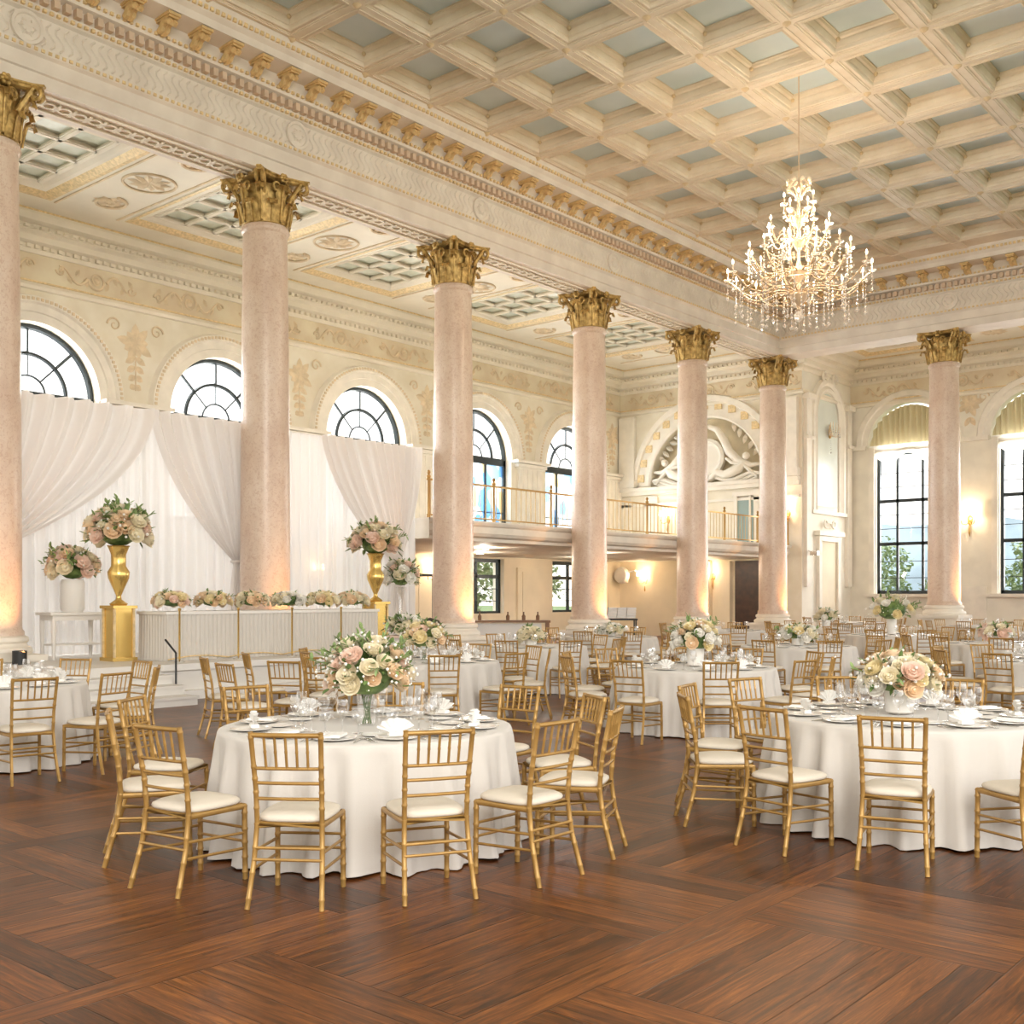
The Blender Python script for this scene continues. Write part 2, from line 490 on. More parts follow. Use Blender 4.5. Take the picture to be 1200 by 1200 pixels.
def wall(name, fr, u0, u1, z0, z1, ops, mats, depth=0.55, parent=None):
    """ops: (uc, halfw, zbottom, zspring, arched)"""
    mb = MB()
    us = {u0, u1}
    for (uc, w, zb, zs, ar) in ops:
        n = 20 if ar else 1
        for i in range(n+1):
            us.add(uc - w*cos(pi*i/n) if ar else uc - w + 2*w*i/n)
    us = sorted(us)
    def top(op, u):
        uc, w, zb, zs, ar = op
        return zs + (sqrt(max(0, w*w - (u-uc)**2)) if ar else 0)
    for a, b in zip(us[:-1], us[1:]):
        if b - a < 1e-6: continue
        mid = (a+b)/2
        cov = sorted([o for o in ops if abs(mid - o[0]) < o[1]], key=lambda o: o[2])
        za = zb_ = z0
        for o in cov:
            mb.quad(fr(a, 0, za), fr(b, 0, zb_), fr(b, 0, o[2]), fr(a, 0, o[2]))
            za, zb_ = top(o, a), top(o, b)
        mb.quad(fr(a, 0, za), fr(b, 0, zb_), fr(b, 0, z1), fr(a, 0, z1))
    for (uc, w, zb, zs, ar) in ops:
        pts = [(uc-w, zb), (uc-w, zs)]
        if ar: pts += [(uc - w*cos(pi*i/20), zs + w*sin(pi*i/20)) for i in range(1, 20)]
        pts += [(uc+w, zs), (uc+w, zb)]
        for i in range(len(pts)):
            p, q = pts[i], pts[(i+1) % len(pts)]
            mb.quad(fr(p[0], 0, p[1]), fr(q[0], 0, q[1]), fr(q[0], -depth, q[1]), fr(p[0], -depth, p[1]))
    return struct(mb.build(name, mats, parent))

AY = [7.42 + SP*k for k in range(6)]    # arched window centres on the side wall
WR = 1.72
ops = [(y, WR, 3.75, 6.7, True) for y in AY] + [(y, 1.3, 0.95, 3.0, False) for y in AY[3:]]
ops[0:3] = [(y, WR, 3.75, 6.7, True) for y in AY[:3]]
wall_l = wall('wall_left', fL, 2.0, Y1, 0, ZA+0.1, ops, M['wall'])
wall_r = wall('wall_relief', fR, XW, XN, 0, ZA+0.1, [(-22.4, 2.55, 6.05, 6.2, True)], M['wall'], 0.45)
wall('wall_niche', fN, Y1, Y2, 0, ZA+0.1, [], M['wallwhite'])
EX = [-15.9, -11.2, -6.5, -1.8, 2.9]
wall('wall_end', fE, XN, XE, 0, ZA+0.1, [(x, 1.75, 1.72, 7.55, True) if False else (x, 1.3, 1.72, 7.35, False) for x in EX] + [(x, 1.62, 7.5, 7.62, True) for x in EX], M['wallwhite'], 0.4)

wall('wall_rear', lambda u, o, z: (u, -5 + o, z), XW, XE, 0, ZA+2, [(x, 1.6, 1.2, 7.5, True) for x in (-23, -17, -11, -5, 1, 6.5)], M['wallwhite'], 0.4)
# relief recess back
mb = MB()
mb.quad(fR(-25.2, -0.45, 5.9), fR(-19.6, -0.45, 5.9), fR(-19.6, -0.45, 9.0), fR(-25.2, -0.45, 9.0))
mb.build('lunette_panel', M['lunette'], wall_r)
struct(wall_r.children[-1])

# ---- cornices and bands -------------------------------------------------
cornice = [(0, 10.1), (0.06, 10.1), (0.1, 10.18), (0.1, 10.3), (0.2, 10.36), (0.22, 10.5), (0.38, 10.56), (0.4, 10.7), (0.55, 10.76), (0.62, 10.9), (0.62, 11.0)]
lowband = [(0, 9.2), (0.08, 9.22), (0.1, 9.3), (0.06, 9.36), (0.06, 9.42), (0, 9.44)]
mb = MB()
for p in (cornice, lowband):
    prof_sweep(mb, p, fL, 2.0, Y1, 0, -1)
    prof_sweep(mb, p, fR, XW, XN, 1, 1)
    prof_sweep(mb, p, fN, Y1, Y2, -1, -1)
    prof_sweep(mb, p, fE, XN, XE, 1, 0)
t1 = struct(mb.build('trim_1', M['aisle']))
# beads and gilt fillets on the aisle cornice
mb = MB(); mg = MB()
for fr, a, b in ((fL, 2.0, Y1), (fR, XW, XN), (fE, XN, 0)):
    u = a + .1
    while u < b:
        mb.box((u, 0.14, 10.24), (0.1, 0.1, 0.09), mp=fr)
        mb.box((u, 0.44, 10.62), (0.1, 0.12, 0.07), mp=fr)
        u += 0.2
    mg.box(((a+b)/2, 0.60, 10.98), (b-a, 0.06, 0.05), mp=fr)
    mg.box(((a+b)/2, 0.09, 9.40), (b-a, 0.05, 0.04), mp=fr)
mb.build('dentil_row', M['aisle'], t1); mg.build('gilt_fillet', M['gilttrim'], t1)
# peach frieze field with scrolls
def spiral(mb, fr, u, z, r, turns=1.6, d=1, flip=1, a0=0, th=0.035, out=0.03):
    n = int(14*turns)
    pts = []
    for i in range(n+1):
        t = i/n
        a = a0 + flip*2*pi*turns*t
        rr = r*(1 - 0.85*t)
        pts.append(fr(u + d*rr*cos(a), out, z + rr*sin(a)))
    mb.tube(pts, [th*(1 - 0.5*i/n) for i in range(n+1)], 5)
def leafblob(mb, fr, u, z, l, w, a, out=0.02):
    n = 5
    pts = []
    for i in range(n+1):
        t = i/n
        pts.append((t*l, w*sin(pi*t)**0.8))
    ring = [(x, y) for x, y in pts] + [(x, -y) for x, y in pts[::-1][1:-1]]
    ca, sa = cos(a), sin(a)
    ctr = fr(u + l/2*ca, out+0.04, z + l/2*sa)
    P = [fr(u + x*ca - y*sa, out*0.3, z + x*sa + y*ca) for x, y in ring]
    for i in range(len(P)):
        mb.poly([P[i], P[(i+1) % len(P)], ctr])
def frieze(mb, fr, a, b, zc, h, step=2.745):
    u = a + step/2; k = 0
    while u < b - 0.4:
        s = 1 if k % 2 == 0 else -1
        spiral(mb, fr, u, zc, h*0.42, 1.7, 1, s, pi, 0.04)
        for q in (-1, 1):
            pts = [fr(u + q*(h*0.42 + t*0.75), 0.025, zc + s*q*h*0.3*sin(t*pi*1.6)) for t in [i/8 for i in range(9)]]
            mb.tube(pts, [0.045*(1-0.6*i/8) for i in range(9)], 5)
            spiral(mb, fr, u + q*0.98, zc - s*q*h*0.1, h*0.2, 1.2, q, -s, 0, 0.03)
            for j in range(4):
                leafblob(mb, fr, u + q*(0.35 + 0.22*j), zc, 0.24, 0.06, (pi/2 + q*0.5)*(1 if j % 2 else -1) , 0.03)
        leafblob(mb, fr, u-0.12, zc, 0.24, 0.1, 0, 0.05)
        u += step; k += 1
mb = MB(); frieze(mb, fL, 2.2, Y1, 9.77, 0.62); frieze(mb, fR, XW+.2, XN, 9.77, 0.62); frieze(mb, fE, XN+0.3, 0, 9.77, 0.62)
mb.build('scroll_frieze', M['ornament'], t1, 60)
M['friezebg'] = mat('frieze_ground', (0.80, 0.66, 0.47), 0.75, var=0.12, scale=0.9, col2=(0.82, 0.74, 0.56))
mb = MB()
for fr, a, b in ((fL, 2.0, Y1), (fR, XW, XN), (fE, XN, XE)):
    mb.quad(fr(a, 0.006, 9.44), fr(b, 0.006, 9.44), fr(b, 0.006, 10.1), fr(a, 0.006, 10.1))
mb.build('frieze_ground', M['friezebg'], t1)

# ---- arch surrounds -----------------------------------------------------
def archring(mb, fr, uc, zs, prof, zb=None, n=40, jamb=True):
    """prof: (r, out). swept over the half circle, continued straight down to zb"""
    N = len(prof)
    rows = []
    if zb is not None:
        rows.append([(uc - r, o, zb) for r, o in prof])
    for i in range(n+1):
        a = pi - pi*i/n
        rows.append([(uc + r*cos(a), o, zs + r*sin(a)) for r, o in prof])
    if zb is not None:
        rows.append([(uc + r, o, zb) for r, o in prof])
    n0 = len(mb.v)
    for row in rows: mb.v += [fr(*p) for p in row]
    for i in range(len(rows)-1):
        for j in range(N-1):
            a = n0 + i*N + j
            mb.face((a, a+1, a+N+1, a+N))
for k, y in enumerate(AY):
    mb = MB()
    archring(mb, fL, y, 6.7, [(WR, 0), (WR, 0.05), (WR+0.22, 0.05), (WR+0.24, 0.1), (WR+0.42, 0.1), (WR+0.46, 0.18), (WR+0.60, 0.18), (WR+0.64, 0.05), (WR+0.66, 0)])
    # pilaster with impost between windows
    yc = y + SP/2
    if yc < Y1:
        mb.box((yc, 0.06, 5.1), (1.35, 0.12, 3.2), mp=fL)
        mb.box((yc, 0.10, 4.0), (1.6, 0.2, 0.5), mp=fL)
        for q in (-0.42, -0.14, 0.14, 0.42): mb.box((yc+q, 0.13, 5.2), (0.14, 0.03, 2.6), mp=fL)
        mb.box((yc, 0.11, 6.55), (1.7, 0.22, 0.12), mp=fL)
        mb.box((yc, 0.16, 6.68), (2.0, 0.32, 0.10), mp=fL)
        mb.box((yc, 0.08, 6.45), (1.5, 0.16, 0.06), mp=fL)
    o = struct(mb.build('trim_%d' % (k+10), M['trim'], None, 30))
    g = MB()
    for i in range(0, 61):
        a = pi*i/60
        g.box((y + (WR+0.53)*cos(a), 0.19, 6.7 + (WR+0.53)*sin(a)), (0.07, 0.04, 0.07), mp=fL)
    # medallion with leaves above the pilaster
    if yc < Y1:
        for j in range(9):
            leafblob(g, fL, yc, 8.35, 0.55 if j % 2 == 0 else 0.38, 0.12, 2*pi*j/9 + pi/2, 0.03)
        for q in (-1, 1):
            for j in range(4):
                leafblob(g, fL, yc, 8.0 - 0.25*j, 0.35-0.05*j, 0.09, -pi/2 + q*(1.0), 0.02)
            spiral(g, fL, yc + q*0.62, 8.75, 0.2, 1.3, q, 1, 0, 0.03)
        g.tube([fL(yc, 0.02, 8.0), fL(yc, 0.02, 7.1)], 0.02, 4)
    g.build('arch_ornament', M['ornament'], o, 60)

# relief wall arch
mb = MB()
archring(mb, fR, -22.4, 6.2, [(2.55, -0.4), (2.55, 0.05), (2.62, 0.10), (2.9, 0.02), (3.15, 0.02), (3.2, 0.12), (3.42, 0.12), (3.48, 0)])
mb.box((-22.4, 0.12, 6.05), (8.2, 0.24, 0.14), mp=fR)
mb.box((-22.4, 0.08, 5.9), (8.2, 0.16, 0.16), mp=fR)
mb.box((-22.4, 0.05, 5.4), (8.2, 0.1, 0.1), mp=fR)
for x in (-26.05, -18.75):
    mb.box((x, 0.1, 7.6), (0.75, 0.2, 3.0), mp=fR); mb.box((x, 0.15, 6.3), (0.9, 0.3, 0.3), mp=fR)
for x in (-26.2, -24.9, -19.9): mb.box((x, 0.05, 4.6), (0.6, 0.1, 2.3), mp=fR)
tr = struct(mb.build('trim_2', M['trim'], None, 30))
g = MB()
for i in range(0, 15):
    a = pi*(i+0.5)/15
    g.box((-22.4 + 3.03*cos(a), 0.05, 6.2 + 3.03*sin(a)), (0.30, 0.06, 0.30), mp=fR)
g.build('gilt_coffer_row', M['gilttrim'], tr)
# sculpture in the lunette: reclining figures on volutes flanking a round shield
mb = MB()
def R_(u, z, o): return (-22.4 + u, Y1 + 0.30 - o, 6.2 + z)
mb.lathe([(0.78, 0), (0.78, 0.16), (0.66, 0.2), (0.6, 0.12), (0.5, 0.1), (0.3, 0.16), (0.0, 0.2)], 28, mp=lambda x, y, z: R_(x, 0.95+y, z))
for s in (-1, 1):
    # scroll bough rising over the shield
    mb.tube([R_(s*x, z, o) for x, z, o in ((0.1, 2.2, .2), (0.5, 2.05, .25), (0.85, 1.6, .3), (1.1, 1.1, .3), (1.5, .72, .3), (2.0, .5, .25), (2.45, .55, .2))], [.1, .13, .16, .18, .16, .12, .05], 8)
    # torso, thigh, shin, arm of the reclining figure
    mb.tube([R_(s*x, z, o) for x, z, o in ((1.75, .62, .3), (1.55, .42, .34), (1.2, .28, .34), (0.85, .2, .3))], [.12, .2, .2, .16], 10)
    mb.tube([R_(s*x, z, o) for x, z, o in ((0.95, .2, .32), (0.55, .32, .38), (0.3, .12, .34), (0.05, .02, .3))], [.17, .14, .1, .06], 8)
    mb.tube([R_(s*x, z, o) for x, z, o in ((1.7, .6, .32), (2.0, .32, .36), (2.3, .06, .3))], [.09, .08, .05], 8)
    mb.tube([R_(s*x, z, o) for x, z, o in ((1.6, .58, .36), (1.25, .66, .4), (.98, .85, .36))], [.08, .07, .05], 8)
    mb.ball(R_(s*1.85, .88, .34), .15, 10, 7)
    # drapery running to the corner
    for j in range(3):
        mb.tube([R_(s*(0.2+0.75*q), .04 + .13*sin(q*2.3+j) + .03*j, .2+.05*j) for q in [i/8*3 for i in range(9)]], .07, 6)
    for j in range(5):
        leafblob(mb, lambda u, o, z: R_(u, z, o), s*(2.0-0.2*j), .9+.25*j, .42, .1, pi/2 - s*.7 + .2*j, .22)
mb.build('lunette_sculpture', M['relief'], wall_r, 50); struct(wall_r.children[-1])

# niche wall: arched white frame, pilasters, doorway below
mb = MB()
YN = (Y1+Y2)/2
archring(mb, fN, YN, 8.6, [(0.98, 0.0), (0.98, 0.06), (1.08, 0.12), (1.2, 0.05), (1.3, 0.14), (1.45, 0.14), (1.5, 0)], 4.9)
mb.box((YN, 0.08, 4.85), (3.1, 0.16, 0.14), mp=fN)
for q in (-1, 1):
    mb.box((YN + q*1.85, 0.07, 5.6), (0.42, 0.14, 7.2), mp=fN)
    mb.box((YN + q*1.85, 0.13, 9.15), (0.6, 0.26, 0.2), mp=fN)
    mb.box((YN + q*1.85, 0.13, 7.6), (0.56, 0.22, 0.12), mp=fN)
    mb.box((YN + q*0.85, 0.07, 2.0), (0.22, 0.14, 4.0), mp=fN)
    spiral(mb, fN, YN+q*0.45, 10.15, 0.28, 1.5, q, 1, pi, 0.06, 0.12)
    spiral(mb, fN, YN+q*0.35, 4.45, 0.2, 1.5, q, 1, pi, 0.05, 0.12)
mb.box((YN, 0.12, 4.05), (2.3, 0.24, 0.18), mp=fN)
mb.box((YN, 0.08, 3.85), (2.0, 0.16, 0.2), mp=fN)
for j in range(7): leafblob(mb, fN, YN, 10.1, 0.45, 0.1, pi*j/6, 0.1)
tn = struct(mb.build('trim_3', M['trim'], None, 30))
mb = MB()
archring(mb, fN, YN, 8.6, [(0.001, 0.03), (0.9, 0.03)], 5.1)
mb.build('niche_panel', M['mirror'], tn)
mb = MB(); mb.box((YN, 0.02, 1.9), (1.48, 0.05, 3.7), mp=fN)
struct(mb.build('door_3', M['lower']))

# end wall trims and valances
for k, x in enumerate(EX[:4]):
    mb = MB()
    archring(mb, fE, x, 7.62, [(1.62, 0), (1.62, 0.05), (1.82, 0.06), (1.86, 0.12), (2.05, 0.12), (2.12, 0)])
    for q in (-1, 1): mb.box((x+q*1.45, 0.04, 4.6), (0.22, 0.08, 5.9), mp=fE)
    mb.box((x, 0.12, 1.66), (3.4, 0.24, 0.12), mp=fE)
    mb.box((x+2.35, 0.08, 7.55), (1.4, 0.16, 0.16), mp=fE)
    if k == 0: mb.box((x-2.0, 0.08, 7.55), (0.7, 0.16, 0.16), mp=fE)
    mb.box((x+2.35, 0.02, 1.2), (1.2, 0.04, 1.6), mp=fE)
    tt = struct(mb.build('trim_%d' % (k+30), M['trim'], None, 30))
    g = MB()
    for j in range(9): leafblob(g, fE, x+2.35, 8.9, 0.55 if j % 2 else 0.4, 0.12, 2*pi*j/9+pi/2, 0.03)
    for q in (-1, 1):
        spiral(g, fE, x+2.35+q*.5, 9.1, .2, 1.3, q, 1, 0, .03)
        leafblob(g, fE, x+2.35, 8.4, .4, .1, -pi/2+q*.5, .02)
    g.build('wall_ornament', M['ornament'], tt, 60)

# ---- windows ------------------------------------------------------------
def fan_window(k, fr, uc, zs, r, zb, full=True, pane_m='pane'):
    o0 = -0.35
    mb = MB()
    def arc(rad, th, a0=0, a1=pi, n=28):
        mb.tube([fr(uc + rad*cos(a0+(a1-a0)*i/n), o0, zs + rad*sin(a0+(a1-a0)*i/n)) for i in range(n+1)], th, 6)
    arc(r-0.05, 0.085); arc(r*0.58, 0.06); arc(r*0.26, 0.03)
    for a in (0, pi/4, pi/2, 3*pi/4, pi):
        mb.tube([fr(uc + q*cos(a), o0, zs + q*sin(a)) for q in (r*0.26, r*0.58)], 0.022, 5)
    for a in (pi/4, pi/2, 3*pi/4):
        mb.tube([fr(uc + q*cos(a), o0, zs + q*sin(a)) for q in (r*0.58, r)], 0.04, 5)
    mb.box((uc, o0, zs-0.08), (2*r, 0.14, 0.26 if full else 0.14), mp=fr)
    mb.box((uc-r+.07, o0, (zs+zb)/2), (0.14, 0.14, zs-zb), mp=fr); mb.box((uc+r-.07, o0, (zs+zb)/2), (0.14, 0.14, zs-zb), mp=fr)
    mb.box((uc, o0, zb+.06), (2*r, 0.14, 0.12), mp=fr)
    for q in (-.36, .36): mb.box((uc+q*r, o0, (zs+zb)/2), (0.09, 0.1, zs-zb), mp=fr)
    for j in (1, 2): mb.box((uc, o0, zb + (zs-zb)*j/3), (2*r, 0.05, 0.03), mp=fr)
    w = struct(mb.build('window_%d' % k, M['black']))
    p = MB()
    p.poly([fr(uc + r*cos(pi*i/28), o0, zs + r*sin(pi*i/28)) for i in range(29)])
    if pane_m == 'stained':
        p.build('pane', M['pane'], w); p = MB()
    p.quad(fr(uc-r, o0-.01, zb), fr(uc+r, o0-.01, zb), fr(uc+r, o0-.01, zs), fr(uc-r, o0-.01, zs))
    p.build('pane', M[pane_m], w)
for k, y in enumerate(AY):
    fan_window(k+1, fL, y, 6.7, WR, 3.75, pane_m='stained' if k > 3 else 'pane')
def rect_window(k, fr, uc, hw, zb, zt, us, zs, zthin, o0=-0.25):
    mb = MB()
    for u in (uc-hw+.05, uc+hw-.05): mb.box((u, o0, (zb+zt)/2), (0.12, 0.14, zt-zb), mp=fr)
    for z in (zb+.06, zt-.06): mb.box((uc, o0, z), (2*hw, 0.14, 0.14), mp=fr)
    for u in us: mb.box((uc+u, o0, (zb+zt)/2), (0.09, 0.1, zt-zb), mp=fr)
    for z in zs: mb.box((uc, o0, z), (2*hw, 0.1, 0.13), mp=fr)
    for z in zthin: mb.box((uc, o0, z), (2*hw, 0.04, 0.025), mp=fr)
    w = struct(mb.build('window_%d' % k, M['black']))
    p = MB(); p.quad(fr(uc-hw, o0, zb), fr(uc+hw, o0, zb), fr(uc+hw, o0, zt), fr(uc-hw, o0, zt))
    p.build('pane', M['pane'], w)
for k, y in enumerate(AY[3:]):
    rect_window(k+10, fL, y, 1.3, 0.95, 3.0, (0,), (2.35,), (1.45, 1.9))
for k, x in enumerate(EX):
    rect_window(k+20, fE, x, 1.3, 1.72, 7.35, (-.5, .5), (3.7, 5.4), (2.35, 3.0, 4.3, 4.85, 5.95, 6.5))
for k, x in enumerate(EX):
    mb = MB()
    def lun(u, v, x=x):
        # shirred fabric filling the arch
        w = 1.6*(1-2*u)
        top = sqrt(max(0, 1.6*1.6 - w*w))
        z = 7.55 + top*v
        return fE(x + w, -0.18 + 0.09*sin(u*2*pi*15 + sin(u*20))*(0.3+0.7*v), z)
    mb.grid(lun, 170, 4)
    v = mb.build('lunette_curtain', M['valance'], None, 60)
    tag(v, 'cream shirred fabric filling the arch over %s' % ['end window behind lone column', 'end window cut by right edge', 'third end window', 'fourth end window', 'last end window'][k], 'curtain', 'shirred lunette curtains')
    mb = MB()
    def sw(u, v, x=x):
        w = -1.55 + 3.1*u
        sag = 0.10 + 0.42*(0.5+0.5*cos(u*4*pi+pi)) if True else 0
        return fE(x + w, 0.02 + 0.05*sin(v*9), 7.62 - v*(0.28+sag*0.9))
    mb.grid(sw, 40, 12)
    v = mb.build('window_swag', M['swag'], None, 60)
    tag(v, 'white gathered swag hung at the head of %s' % ['end window behind lone column', 'end window cut by right edge', 'third end window', 'fourth end window', 'last end window'][k], 'curtain', 'white window swags')

# ---- entablature of the hall -------------------------------------------
ent = [(-0.98, ZS), (0, ZS), (0, 10.22), (0.04, 10.24), (0.04, 10.48), (0.10, 10.52), (0.13, 10.6), (0.06, 10.62), (0.06, 11.12), (0.13, 11.16), (0.16, 11.24),
       (0.16, 11.42), (0.30, 11.46), (0.34, 11.54), (0.36, 11.76), (0.82, 11.80), (0.86, 11.92), (0.94, 11.98), (1.02, 12.12), (1.03, ZC+.002)]
mb = MB()
YB = YC - 0.49
prof_sweep(mb, ent, fH, 1.0, YB, 0, -1)
prof_sweep(mb, ent, fB, XC+0.49, XE, 1, 0)
te = struct(mb.build('trim_4', M['entab']))
# aisle side of the beam
back = [(0, ZS), (0, 10.25), (0.05, 10.28), (0.05, 10.6), (0.2, 10.75), (0.25, ZA)]
mb = MB()
prof_sweep(mb, back, fHo, 1.0, YC+.49, 0, 1)
prof_sweep(mb, back, fBo, XC-0.49, XE, -1, 0)
struct(mb.build('trim_5', M['aisle']))
# soffit guilloche band
mb = MB()
def fSo(u, o, z): return (XC + o, u, ZS - 0.005 - z)
u = 1.2
while u < YC:
    mb.lathe([(0.13, 0.0), (0.13, 0.03), (0.09, 0.03), (0.09, 0)], 10, (u, 0, 0), mp=lambda x, y, z: fSo(x, y, z), cap=False)
    mb.box((u+.14, 0, 0.015), (0.05, 0.3, 0.03), mp=fSo)
    u += 0.28
for q in (-0.28, 0.28): mb.box(((1.2+YC)/2, q, 0.015), (YC-1.2, 0.05, 0.03), mp=fSo)
mb.build('soffit_band', M['aisle'], te)
# dentils, beads, frieze flutes
M['entdark'] = mat('moulding_tan', (0.66, 0.51, 0.38), 0.6, var=0.08, scale=5)
dt = MB(); bd = MB(); fl = MB()
for fr, a, b in ((fH, 1.2, YB-0.2), (fB, XC+0.49+.2, XE)):
    u = a
    while u < b:
        dt.box((u, 0.22, 11.34), (0.10, 0.14, 0.14), mp=fr)
        u += 0.19
    u = a
    while u < b:
        bd.box((u, 0.10, 10.56), (0.06, 0.07, 0.05), mp=fr)
        bd.box((u, 0.17, 11.20), (0.06, 0.06, 0.05), mp=fr)
        bd.box((u, 0.35, 11.53), (0.055, 0.06, 0.05), mp=fr)
        bd.box((u, 0.96, 12.03), (0.07, 0.07, 0.07), mp=fr)
        u += 0.12
    u = a
    while u < b:
        pts = [fr(u + 0.075*sin(t*2*pi), 0.065, 10.66 + 0.42*t) for t in [i/6 for i in range(7)]]
        fl.tube(pts, 0.020, 4, cap=False)
        u += 0.155
dt.build('dentil_row', M['entdark'], te); bd.build('bead_row', M['gilttrim'], te); fl.build('strigil_frieze', M['entab'], te)
# medallions midway and over columns
mp_ = MB()
mp_.lathe([(0.27, 0), (0.27, 0.06), (0.22, 0.06), (0.20, 0.03), (0.12, 0.03), (0.10, 0.07), (0, 0.08)], 24)
for j in range(6): leafblob(mp_, lambda u, o, z: (u, z, o), 0, 0, 0.18, 0.05, 2*pi*j/6, 0.05)
med = mp_.mesh('frieze_medallion', M['entab'], 50)
def placefr(o, fr, u, out, z):
    p = Vector(fr(u, out, z)); q = Vector(fr(u, out+1, z)) - p; r = Vector(fr(u+1, out, z)) - p
    m = Matrix((r, Vector((0, 0, 1)), q)).transposed().to_4x4()
    if m.determinant() < 0: m = Matrix((-r, Vector((0, 0, 1)), q)).transposed().to_4x4()
    m.translation = p
    o.matrix_world = m
for y in CY: placefr(link('frieze_medallion', med, te), fH, y+0.35, 0.06, 10.87)
for x in (-17.0, -12.08+.35, -6.1): placefr(link('frieze_medallion', med, te), fB, x, 0.06, 10.87)
# gilded modillions
mm = MB()
mm.box((0, .075, .22), (.24, .05, .46)); mm.box((0, .035, .20), (.19, .04, .42))
for q in (-.05, .05): mm.tube([(q, -.13, .02), (q, -.10, .10), (q, -.02, .16), (q, .0, .28), (q, -.05, .36), (q, -.03, .40)], [.05, .06, .055, .055, .06, .04], 7)
mm.tube([(0, -.16, .03), (0, -.07, .15), (0, -.02, .26), (0, -.08, .36)], [.03, .035, .035, .03], 6)
mod = mm.mesh('modillion', M['gilt'], 40)
u = YB - 0.55
while u > 3.0:
    placefr(link('modillion', mod, te), fH, u, 0.36, 11.68); u -= 0.66
u = XC + 0.49 + 0.55
while u < 0:
    placefr(link('modillion', mod, te), fB, u, 0.36, 11.68); u += 0.66

# ---- coffered ceiling ---------------------------------------------------
P = 1.8428
X0, YT = -16.52, 33.27
NX, NY = 14, 19
mb = MB(); pn = MB(); ro = MB()
prof = [(0.72, 0), (0.70, 0.02), (0.70, 0.08), (0.68, 0.09), (0.65, 0.18), (0.65, 0.21), (0.60, 0.23), (0.58, 0.27), (0.56, 0.27), (0.56, 0.30)]
for i in range(NX):
    for j in range(NY):
        cx, cy = X0 + P*(i+.5), YT - P*(j+.5)
        if cy < 0.5: continue
        h = P/2
        def ring(s, z): return [(cx-s, cy-s, ZC+z), (cx+s, cy-s, ZC+z), (cx+s, cy+s, ZC+z), (cx-s, cy+s, ZC+z)]
        rs = [ring(h, 0), ring(0.80, 0), ring(0.79, 0.02), ring(0.75, 0.02)] + [ring(s, z) for s, z in prof]
        for a, b in zip(rs[:-1], rs[1:]):
            for q in range(4): mb.quad(a[q], a[(q+1) % 4], b[(q+1) % 4], b[q])
        pn.poly(ring(0.57, 0.30)[::-1])
        # fillets on the beams and a boss at each crossing
        for s in (-1, 1):
            mb.box((cx + s*0.84, cy, ZC-.006), (0.02, 1.6, 0.02)); mb.box((cx, cy + s*0.84, ZC-.006), (1.6, 0.02, 0.02))
        ro.lathe([(0.0, -.06), (0.03, -.055), (0.05, -.025), (0.075, -.02), (0.085, 0)], 8, (cx-h, cy-h, ZC), cap=False)
        for s in (-1, 1):
            for t in (-1, 1): ro.ball((cx+s*.61, cy+t*.61, ZC+.20), .045, 6, 4)
cl = struct(mb.build('ceiling', M['coffer']))
pn.build('coffer_panels', M['bluepanel'], cl); ro.build('coffer_bosses', M['rosette'], cl, 60)
mb = MB()
mb.quad((X0-.3, YT, ZC), (XE, YT, ZC), (XE, YB-0.6, ZC), (X0-.3, YB-0.6, ZC))
# ribs between the cornice and the last coffers
for i in range(NX): mb.box((X0+P*i, (YT+YB-1)/2, ZC-.01), (0.30, YB-1-YT, 0.03))
struct(mb.build('ceiling_border', M['coffer']))
# outer roof so the sky does not leak through
mb = MB(); mb.quad((-27.1, -5.4, 13.0), (9, -5.4, 13.0), (9, 43.2, 13.0), (-27.1, 43.2, 13.0))
struct(mb.build('ceiling_roof', M['trim']))

